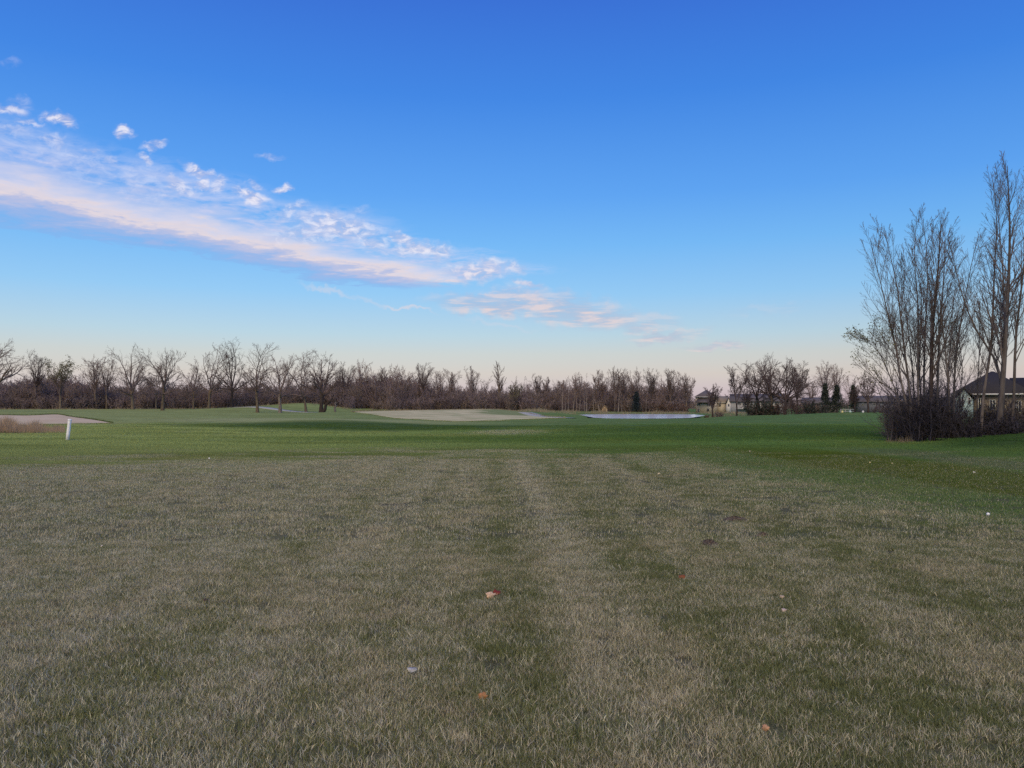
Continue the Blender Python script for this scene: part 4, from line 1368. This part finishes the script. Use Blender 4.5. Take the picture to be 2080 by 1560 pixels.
def roof_mesh(mb, x0, x1, y0, y1, ze, zr, kind, ov=0.4, th=0.18):
    x0, x1, y0, y1 = x0 - ov, x1 + ov, y0 - ov, y1 + ov
    ym, xm = (y0 + y1) / 2, (x0 + x1) / 2
    if kind == 'hip':
        ins = min((y1 - y0) / 2, (x1 - x0) / 2 * 0.96)
        r0, r1 = (x0 + ins, ym, zr), (x1 - ins, ym, zr)
        low = ze - th
        V = [(x0, y0, ze), (x1, y0, ze), (x1, y1, ze), (x0, y1, ze), r0, r1, (x0, y0, low), (x1, y0, low), (x1, y1, low), (x0, y1, low)]
        F = [(0, 1, 5, 4), (1, 2, 5), (2, 3, 4, 5), (3, 0, 4), (6, 7, 1, 0), (7, 8, 2, 1), (8, 9, 3, 2), (9, 6, 0, 3), (9, 8, 7, 6)]
    elif kind == 'gable_x':          # ridge along x
        V = [(x0, y0, ze), (x1, y0, ze), (x1, y1, ze), (x0, y1, ze), (x0, ym, zr), (x1, ym, zr)]
        V += [(a, c, z - th) for a, c, z in V]
        F = [(0, 1, 5, 4), (2, 3, 4, 5), (6, 10, 11, 7), (8, 11, 10, 9), (0, 6, 7, 1), (2, 8, 9, 3), (0, 4, 10, 6), (4, 3, 9, 10), (1, 7, 11, 5), (5, 11, 8, 2)]
    else:                            # ridge along y, gable towards the course
        V = [(x0, y0, ze), (x0, y1, ze), (x1, y1, ze), (x1, y0, ze), (xm, y0, zr), (xm, y1, zr)]
        V += [(a, c, z - th) for a, c, z in V]
        F = [(0, 1, 5, 4), (2, 3, 4, 5), (6, 10, 11, 7), (8, 11, 10, 9), (0, 6, 7, 1), (2, 8, 9, 3), (0, 4, 10, 6), (4, 3, 9, 10), (1, 7, 11, 5), (5, 11, 8, 2)]
    return mb.add(V, F)


def turn(root, o):
    """the house front looks at the course"""
    th = math.atan2(o[0], o[1])
    root.rotation_euler = (0, 0, -th)


def lx(px, d, o):
    """photo column on a front at depth d -> local x of a turned house"""
    return (px - (1040 + FPX * o[0] / o[1])) * d / FPX * math.cos(math.atan2(o[0], o[1]))


def house_block(root, o, px0, px1, d, eave, ridge, depth, kind, wmat, rmat, ov=0.4, gutter=True):
    """o = world origin of the house"""
    turn(root, o)
    x0, x1 = lx(px0, d, o), lx(px1, d, o)
    y0 = d - o[1]
    ze, zr = EYE - (eave - HOR) / FPX * d - o[2], EYE - (ridge - HOR) / FPX * d - o[2]
    mb = MB().box(x0, x1, y0, y0 + depth, -0.5, ze - 0.19)
    if kind == 'gable_y':
        xm = (x0 + x1) / 2
        mb.add([(x0 + .05, y0 + .01, ze - .2), (x1 - .05, y0 + .01, ze - .2), (xm, y0 + .01, zr - .3), (x0 + .05, y0 + .2, ze - .2), (x1 - .05, y0 + .2, ze - .2), (xm, y0 + .2, zr - .3)],
               [(0, 1, 2), (5, 4, 3), (0, 2, 5, 3), (1, 4, 5, 2)])
    if kind == 'gable_x':
        ym = y0 + depth / 2
        for xa in (x0 + .01, x1 - .2):
            mb.add([(xa, y0 + .05, ze - .2), (xa, y0 + depth - .05, ze - .2), (xa, ym, zr - .3), (xa + .19, y0 + .05, ze - .2), (xa + .19, y0 + depth - .05, ze - .2), (xa + .19, ym, zr - .3)],
                   [(0, 2, 1), (3, 4, 5), (0, 3, 5, 2), (1, 2, 5, 4)])
    mb.build('wall', wmat, root)
    rf = roof_mesh(MB(), x0, x1, y0, y0 + depth, ze, zr, kind, ov).build('roof', rmat, root)
    if gutter and kind != 'gable_y':
        MB().box(x0 - ov, x1 + ov, y0 - ov - .10, y0 - ov - .003, ze - .17, ze - .02).build('gutter', M_WHITE, rf)


def window(root, o, px, py, wpx, hpx, d, mat=None, bars=1):
    s_ = d / FPX
    x, z = lx(px, d, o), EYE - (py - HOR) * s_ - o[2]
    y = d - o[1]
    w, h = wpx * s_ / 2 * math.cos(math.atan2(o[0], o[1])), hpx * s_ / 2
    f = max(0.05, w * 0.16)
    mb = MB()
    mb.box(x - w - f, x - w, y - .06, y - .002, z - h - f, z + h + f).box(x + w, x + w + f, y - .06, y - .002, z - h - f, z + h + f)
    mb.box(x - w, x + w, y - .06, y - .002, z - h - f, z - h).box(x - w, x + w, y - .06, y - .002, z + h, z + h + f)
    for k in range(bars):
        xx = x - w + 2 * w * (k + 1) / (bars + 1)
        mb.box(xx - .03, xx + .03, y - .055, y - .022, z - h, z + h)
    fr = mb.build('window', mat or M_WHITE, root)
    MB().box(x - w, x + w, y - .02, y - .004, z - h, z + h).build('pane', M_PANE, fr)


# beige two storey house
o = gpt(1444, 226)
o[2] -= 0.05
h1 = empty('house', o, 'beige two storey house with a hipped roof and white gable behind the pond', 'house')
house_block(h1, o, 1413, 1456, 226, 805.5, 791.5, 9, 'hip', M_BEIGE, M_ROOFG)
house_block(h1, o, 1454, 1477, 228.5, 817, 804.5, 8, 'gable_x', M_BEIGE, M_ROOFT, 0.3)
house_block(h1, o, 1475.5, 1484, 223, 818, 807, 7, 'gable_y', M_WHITE, M_ROOFG, 0.2)
s_ = 226 / FPX
MB().add([(lx(a, 226, o), b_ - o[1], EYE - (c - HOR) * s_ - o[2]) for a, b_, c in [(1412, 224.4, 817), (1446, 224.4, 817), (1440, 225.98, 808.5), (1418, 225.98, 808.5), (1412, 224.4, 818), (1446, 224.4, 818), (1440, 225.98, 818), (1418, 225.98, 818)]],
         [(0, 1, 2, 3), (5, 4, 7, 6), (4, 5, 1, 0), (5, 6, 2, 1), (7, 4, 0, 3), (6, 7, 3, 2)]).build('porch_roof', M_ROOFG, h1)
for px, py, w, h in [(1417, 821.5, 2.2, 5), (1421, 821.5, 2.2, 5), (1437, 822, 2.6, 5), (1441, 822, 2.6, 5), (1419, 833, 3.4, 7), (1438, 833, 5, 6)]:
    window(h1, o, px, py, w, h, 226)
window(h1, o, 1462, 823, 4, 5, 228.5)
window(h1, o, 1480, 823, 2.6, 5, 223)

o = gpt(1535, 205)
h2 = empty('house', o, 'long low house with grey roof and pale wall behind the leaning oak', 'house')
house_block(h2, o, 1484, 1592, 205, 815, 799.5, 11, 'gable_x', M_GREYW, M_ROOFG, gutter=False)
for px, w in [(1501, 6), (1513.5, 5), (1524, 4), (1536, 5), (1560, 6), (1576, 5)]:
    window(h2, o, px, 819.6, w, 4.6, 205)
x0, x1 = lx(1495, 205, o), lx(1540, 205, o)
MB().box(x0, x1, -1.6, -.01, EYE - (831 - HOR) * 205 / FPX - o[2], EYE - (829.6 - HOR) * 205 / FPX - o[2]).build('deck', M_WHITE, h2)

o = gpt(1665, 212)
h3 = empty('house', o, 'low dark house with brown walls behind the spruces', 'house')
house_block(h3, o, 1630, 1703, 212, 819, 807, 10, 'gable_x', M_BROWNW, M_ROOFG, gutter=False)
for px, w in [(1668, 2.4), (1689, 4), (1645, 4)]:
    window(h3, o, px, 824, w, 5, 212)
o = gpt(1790, 216)
h4 = empty('house', o, 'far blue grey house partly hidden by the poplar clump', 'house')
house_block(h4, o, 1739, 1850, 216, 815.5, 803.5, 11, 'gable_x', M_BLUEW, M_ROOFG, gutter=False)
for px, w in [(1752, 4), (1775, 5), (1800, 5)]:
    window(h4, o, px, 821, w, 5, 216)

# the near house at the right edge
o = gpt(2030, 82)
o[2] -= 0.05
h5 = empty('house', o, 'near house with dark hipped roof and teal gable at the right edge', 'house')
house_block(h5, o, 1940, 2090, 82, 799, 751, 9, 'hip', M_BRICK, M_ROOFD, 0.5)
house_block(h5, o, 2062, 2260, 83.2, 799.4, 766, 7, 'gable_x', M_BRICK, M_ROOFD, 0.5)
house_block(h5, o, 1938, 1974.5, 79, 806, 784, 3.4, 'gable_y', M_TEAL, M_ROOFD, 0.22)
window(h5, o, 1951, 818, 9, 14, 79, bars=1)
window(h5, o, 1967.5, 814, 4.5, 13, 79, bars=0)
window(h5, o, 1993, 822, 11, 25, 82, bars=2)
window(h5, o, 2016, 822, 10, 18, 82, bars=1)
window(h5, o, 2066, 826, 14, 22, 82, bars=2)
MB().lathe([(0.09, 0), (0.09, 0.5), (0.12, 0.5), (0.12, 0.56)], 10, (lx(2025, 82, o), 2.2, EYE - (797 - HOR) / FPX * 82 - o[2])).build('vent_pipe', M_WHITE, h5)

# tan shed by the pond
o = gpt(1228, 196)
sh = empty('shed', o, 'small tan shed on the far bank of the pond', 'shed')
M_SHED = plain('shed_boards', (0.33, 0.25, 0.16), 0.2, 5.0)
house_block(sh, o, 1222.5, 1233.8, 196, 829, 823, 1.6, 'gable_y', M_SHED, plain('shed_roof', (0.26, 0.20, 0.14), 0.2, 5.0), 0.12, False)
MB().box(-.32, .32, -.03, -.003, -.2, 1.0).build('door', plain('shed_door', (0.20, 0.15, 0.10), 0.2, 5.0), sh)


def snag(name, pts, r0, r1, mat, label, cat='tree', grp=None, base=None):
    P = np.array(pts)
    seg = np.linspace(0, 1, len(P))
    ts = np.linspace(0, 1, 9)
    Q = np.stack([np.interp(ts, seg, P[:, k]) for k in range(3)], -1)
    Q[1:-1] += np.random.default_rng(3).normal(0, r0 * 0.25, Q[1:-1].shape)
    b_ = Q[0].copy()
    v, f = tubes((Q - b_)[None], np.linspace(r0, r1, 9)[None], 8)
    n = len(v)
    ob = bpy.data.objects.new(name, mesh_from(name, v, [f, np.array([[n - 8 + i for i in range(8)]])], mat, True))
    ob.location = b_
    link(ob)
    return tag(ob, label, cat, grp)


snag('dead_stump', [gpt(680, 168, -.2), pt(681, 824, 168), pt(682, 815, 168)], 0.22, 0.17, BARK_PALE, 'pale broken tree stub right of the ivy dark oak', 'stump')
snag('dead_stump', [gpt(1219, 198, -.2), pt(1216, 829, 198), pt(1214.5, 822, 198)], 0.16, 0.10, BARK_PALE, 'short leaning pale stub left of the tan shed', 'stump')
limb = snag('broken_limb', [gpt(656, 157, 0), pt(664, 820, 156.5), pt(671, 813.5, 156), pt(677, 805, 156)], 0.36, 0.10, BARK_DARK, 'thick dark limb broken down beside the ivy dark oak', 'branch')
v_, f_ = tubes(np.array([[pt(671, 814, 156), pt(680, 814.5, 156.2), pt(691, 817.5, 156.4)]]) - np.array(limb.location)[None, None], np.array([[0.2, 0.14, 0.05]]), 6)
link(bpy.data.objects.new('side_branch', mesh_from('side_branch', v_, [f_], BARK_DARK, True)), limb)

# white marker post leaning on the fairway
M_POST = plain('white_post_paint', (0.78, 0.78, 0.79), 0.05, 4.0, 0.5, 0.3)
post = empty('marker_post', gpt(137, 35), 'white leaning marker post on the fairway at the left', 'post')
post.rotation_euler = (R(-2), R(5.5), 0)
MB().lathe([(0.076, -0.06), (0.076, 0.30), (0.075, 0.80), (0.075, 0.88)], 20).build('shaft', M_POST, post, True)
MB().lathe([(0.084, 0.868), (0.086, 0.90), (0.083, 0.935), (0.070, 0.953), (0.02, 0.958)], 20).build('cap', M_POST, post, True)

# tee markers on the mound by the spruces
for px, py, c, lab in [(1711, 838, (0.62, 0.55, 0.25), 'yellowish tee marker on the mound by the spruces'), (1727, 838.6, (0.45, 0.60, 0.55), 'pale green tee marker on the mound, middle of three'),
                       (1753, 838.4, (0.62, 0.62, 0.60), 'white tee marker on the mound, nearest the poplar clump')]:
    b_ = gpt(px, 111.5)
    ob = MB().lathe([(0.10, -0.05), (0.15, 0.02), (0.15, 0.16), (0.12, 0.26), (0.05, 0.30)], 10).build('tee_marker', plain('tee_marker_paint', c, 0.1), None, True, b_)
    tag(ob, lab, 'tee marker', 'tee markers on the mound')

# pale fence between the spruces and the blue grey house
fo = gpt(1722, 182)
fence = empty('rail_fence', fo, 'low white rail fence right of the spruces', 'fence')
for k in range(4):
    MB().box(-1.7 + k * 1.1, -1.6 + k * 1.1, -.05, .05, -.2, 1.05).build('post', M_GREYW, fence)
for z in (0.45, 0.9):
    MB().box(-1.8, 1.8, -.10, -.053, z, z + .14).build('rail', M_GREYW, fence)


# ------------------------------------------------------------------ fallen leaves, balls, soil
lr = np.random.default_rng(91)


def leaf_thing(px, py, size, c, label, lobes=5, tilt=25, name='fallen_leaf', curl=0.35):
    d = EYE * FPX / (py - HOR)
    size *= 0.84
    n = 40
    a = np.linspace(0, 2 * PI, n, endpoint=False)
    r = 0.66 + 0.34 * np.abs(np.cos(a * lobes / 2 + 0.35 * np.sin(a))) ** 0.8 * (0.6 + 0.4 * np.cos(a / 2) ** 2)
    r *= 1 + lr.normal(0, 0.10, n)
    x, y = r * np.cos(a) * size / 2, r * np.sin(a) * size / 2 * 0.8
    z = curl * ((x / size * 2) ** 2 - 0.6 * (y / size * 2) ** 2) * size * 0.6
    top = np.column_stack([x, y, z])
    V = np.vstack([top, [[0, 0, 0]], top - [0, 0, .0015], [[0, 0, -.0015]]])
    F = [(i, (i + 1) % n, n) for i in range(n)] + [((i + 1) % n + n + 1, i + n + 1, 2 * n + 1) for i in range(n)]
    F4 = [(i, i + n + 1, (i + 1) % n + n + 1, (i + 1) % n) for i in range(n)]
    # stalk joins the blade at its rim
    me = mesh_from(name, V, [np.array(F), np.array(F4)], plain(name + '_tint', c, 0.25, 60.0, 0.6), True)
    ob = bpy.data.objects.new(name, me)
    b_ = gpt(px, d, 0.03)
    ob.location = b_
    ob.rotation_euler = (R(tilt + lr.normal(0, 8)), R(lr.normal(0, 12)), lr.uniform(-.6, .6))
    link(ob)
    return tag(ob, label, 'leaf', 'fallen leaves on the grass')


CREAM, PEACH, RED, ORG = (0.66, 0.52, 0.36), (0.62, 0.43, 0.28), (0.17, 0.03, 0.025), (0.24, 0.08, 0.03)
for px, py, s_, c, lab, lb, ti in [
    (995, 1222, 0.105, PEACH, 'cream peach leaf lying beside a dark red one, centre foreground', 5, 48),
    (1009, 1216, 0.09, RED, 'dark red leaf tucked behind the cream peach leaf', 5, 40),
    (1385, 1182, 0.085, ORG, 'orange red leaf in the grass right of centre', 7, 45),
    (981, 1430, 0.068, (0.36, 0.18, 0.08), 'upright orange brown leaf near the bottom, left of centre', 5, 70),
    (1555, 1497, 0.05, (0.46, 0.26, 0.15), 'small orange leaf low at the right near the bottom edge', 3, 60),
    (1592, 1251, 0.055, (0.50, 0.41, 0.37), 'pale pink leaf right of the orange red leaf', 3, 50),
    (1588, 1222, 0.05, (0.46, 0.37, 0.28), 'dull tan leaf just behind the pale pink leaf', 5, 40),
    (836, 1373, 0.075, (0.38, 0.38, 0.36), 'thin whitish leaf left of centre near the bottom', 2, 35),
    (1978, 962, 0.115, (0.66, 0.62, 0.48), 'bright cream leaf on the dark grass stripe at the right', 3, 50),
    (207, 1113, 0.045, (0.62, 0.56, 0.48), 'tiny pale leaf alone at the left', 3, 50),
    (1338, 962, 0.07, (0.62, 0.54, 0.36), 'small yellowish leaf near the edge of the straw coloured grass', 3, 50),
    (1767, 943, 0.06, (0.56, 0.48, 0.26), 'left one of two tiny yellow leaves on the dark stripe', 3, 50),
    (1812, 945, 0.06, (0.58, 0.50, 0.28), 'right one of two tiny yellow leaves on the dark stripe', 3, 50),
    (1865, 1053, 0.045, (0.50, 0.50, 0.36), 'small upright pale leaf left of the right hand ball', 2, 60),
    (418, 1228, 0.05, (0.06, 0.04, 0.035), 'small dark brown leaf at the left', 5, 35),
    (1523, 917, 0.07, (0.60, 0.52, 0.40), 'tiny pale leaf at the near end of the fairway', 3, 50)]:
    leaf_thing(px, py, s_, c, lab, lb, ti)

M_BALL = plain('ball_white', (0.82, 0.82, 0.80), 0.03, 20.0, 0.4, 0.4)
for px, py, lab in [(425, 935, 'tiny white ball on the green grass at the left'), (2007, 1050, 'white ball on the grass at the right')]:
    d = EYE * FPX / (py - HOR)
    pr_ = [(0.0225 * math.sin(t), -0.0225 * math.cos(t)) for t in np.linspace(0.12, PI - 0.12, 9)]
    ob = MB().lathe(pr_, 16).build('golf_ball', M_BALL, None, True, gpt(px, d, 0.045))
    tag(ob, lab, 'ball')

M_SOIL = plain('loose_soil', (0.105, 0.084, 0.068), 0.75, 45.0, bump=0.8)
for px, py, sx, sy, h, lab in [(1441, 1110, 0.12, 0.16, 0.045, 'dark clod of loose soil right of centre'), (1492, 1056, 0.20, 0.12, 0.04, 'wide low heap of dark soil behind the soil clod'),
                               (1550, 1089, 0.09, 0.05, 0.032, 'small dark strip of soil right of the soil clod')]:
    d = EYE * FPX / (py - HOR)
    n, k = 22, 36
    V = [(0, 0, h)]
    for i in range(1, n):
        for j in range(k):
            a = 2 * PI * j / k
            rr = i / (n - 1)
            edge = 1 + 0.22 * math.sin(3 * a + px) + 0.15 * math.sin(5 * a + py)
            z = h * (1 - rr ** 1.6) * lr.uniform(0.35, 1.3) - 0.01 * rr
            V.append((sx * rr * edge * math.cos(a), sy * rr * edge * math.sin(a), z + 0.012))
    F3 = [(0, 1 + j, 1 + (j + 1) % k) for j in range(k)]
    F4 = [(1 + (i - 1) * k + j, 1 + i * k + j, 1 + i * k + (j + 1) % k, 1 + (i - 1) * k + (j + 1) % k) for i in range(1, n - 1) for j in range(k)]
    ob = bpy.data.objects.new('soil_heap', mesh_from('soil_heap', V, [np.array(F3), np.array(F4)], M_SOIL))
    ob.location = gpt(px, d, 0)
    link(ob)
    tag(ob, lab, 'soil', 'soil thrown up in the grass')


def fringe(name, line, n, h0, h1, mat, label, rg, w0=0.02, w1=0.05, spread=0.25):
    ts = rg.random(n)
    px = np.interp(ts, np.linspace(0, 1, len(line)), [p[0] for p in line])
    d = np.interp(ts, np.linspace(0, 1, len(line)), [p[1] for p in line]) + rg.normal(0, spread, n)
    x = (px - 1040) / FPX * d
    me = blade_mesh(name, n, 0.0001, h0, h1, w0, w1, 0.5, rg, mat, 2, 0.6)
    co = np.empty(len(me.vertices) * 3, np.float32)
    me.vertices.foreach_get('co', co)
    co = co.reshape(n, -1, 3)
    co[:] += np.stack([x, d, ground_z(x, d)], -1)[:, None]
    me.vertices.foreach_set('co', co.ravel())
    me.update()
    ob = bpy.data.objects.new(name, me)
    link(ob)
    return tag(ob, label, 'grass', kind='stuff')


LIP = leaf_mat('lip_grass', (0.13, 0.16, 0.05), 0.4)
LIP2 = leaf_mat('edge_grass', (0.26, 0.29, 0.10), 0.4)
fringe('lip_grass', [(-160, 86.6), (0, 87), (78, 87), (112, 87.5), (162, 77.6), (230, 66.4)], 3600, 0.06, 0.20, LIP, 'dark grass lip along the back of the left bunker', pr)
fringe('lip_grass', [(60, 57.6), (130, 59.6), (228, 65.0)], 2200, 0.03, 0.11, LIP2, 'grass edge along the front of the left bunker', pr)
fringe('lip_grass', [(712, 138), (722, 129), (800, 99.4), (920, 87.4), (1020, 91.4), (1100, 100.2), (1150, 103.6)], 5200, 0.04, 0.13, LIP2, 'grass edge along the front of the central bunker', pr, 0.03, 0.06)
fringe('lip_grass', [(712, 141), (745, 151), (850, 161), (960, 166), (1012, 165), (1060, 151), (1148, 106)], 4200, 0.06, 0.3, DRY, 'dry grass edge along the back of the central bunker', pr, 0.04, 0.08, 0.5)
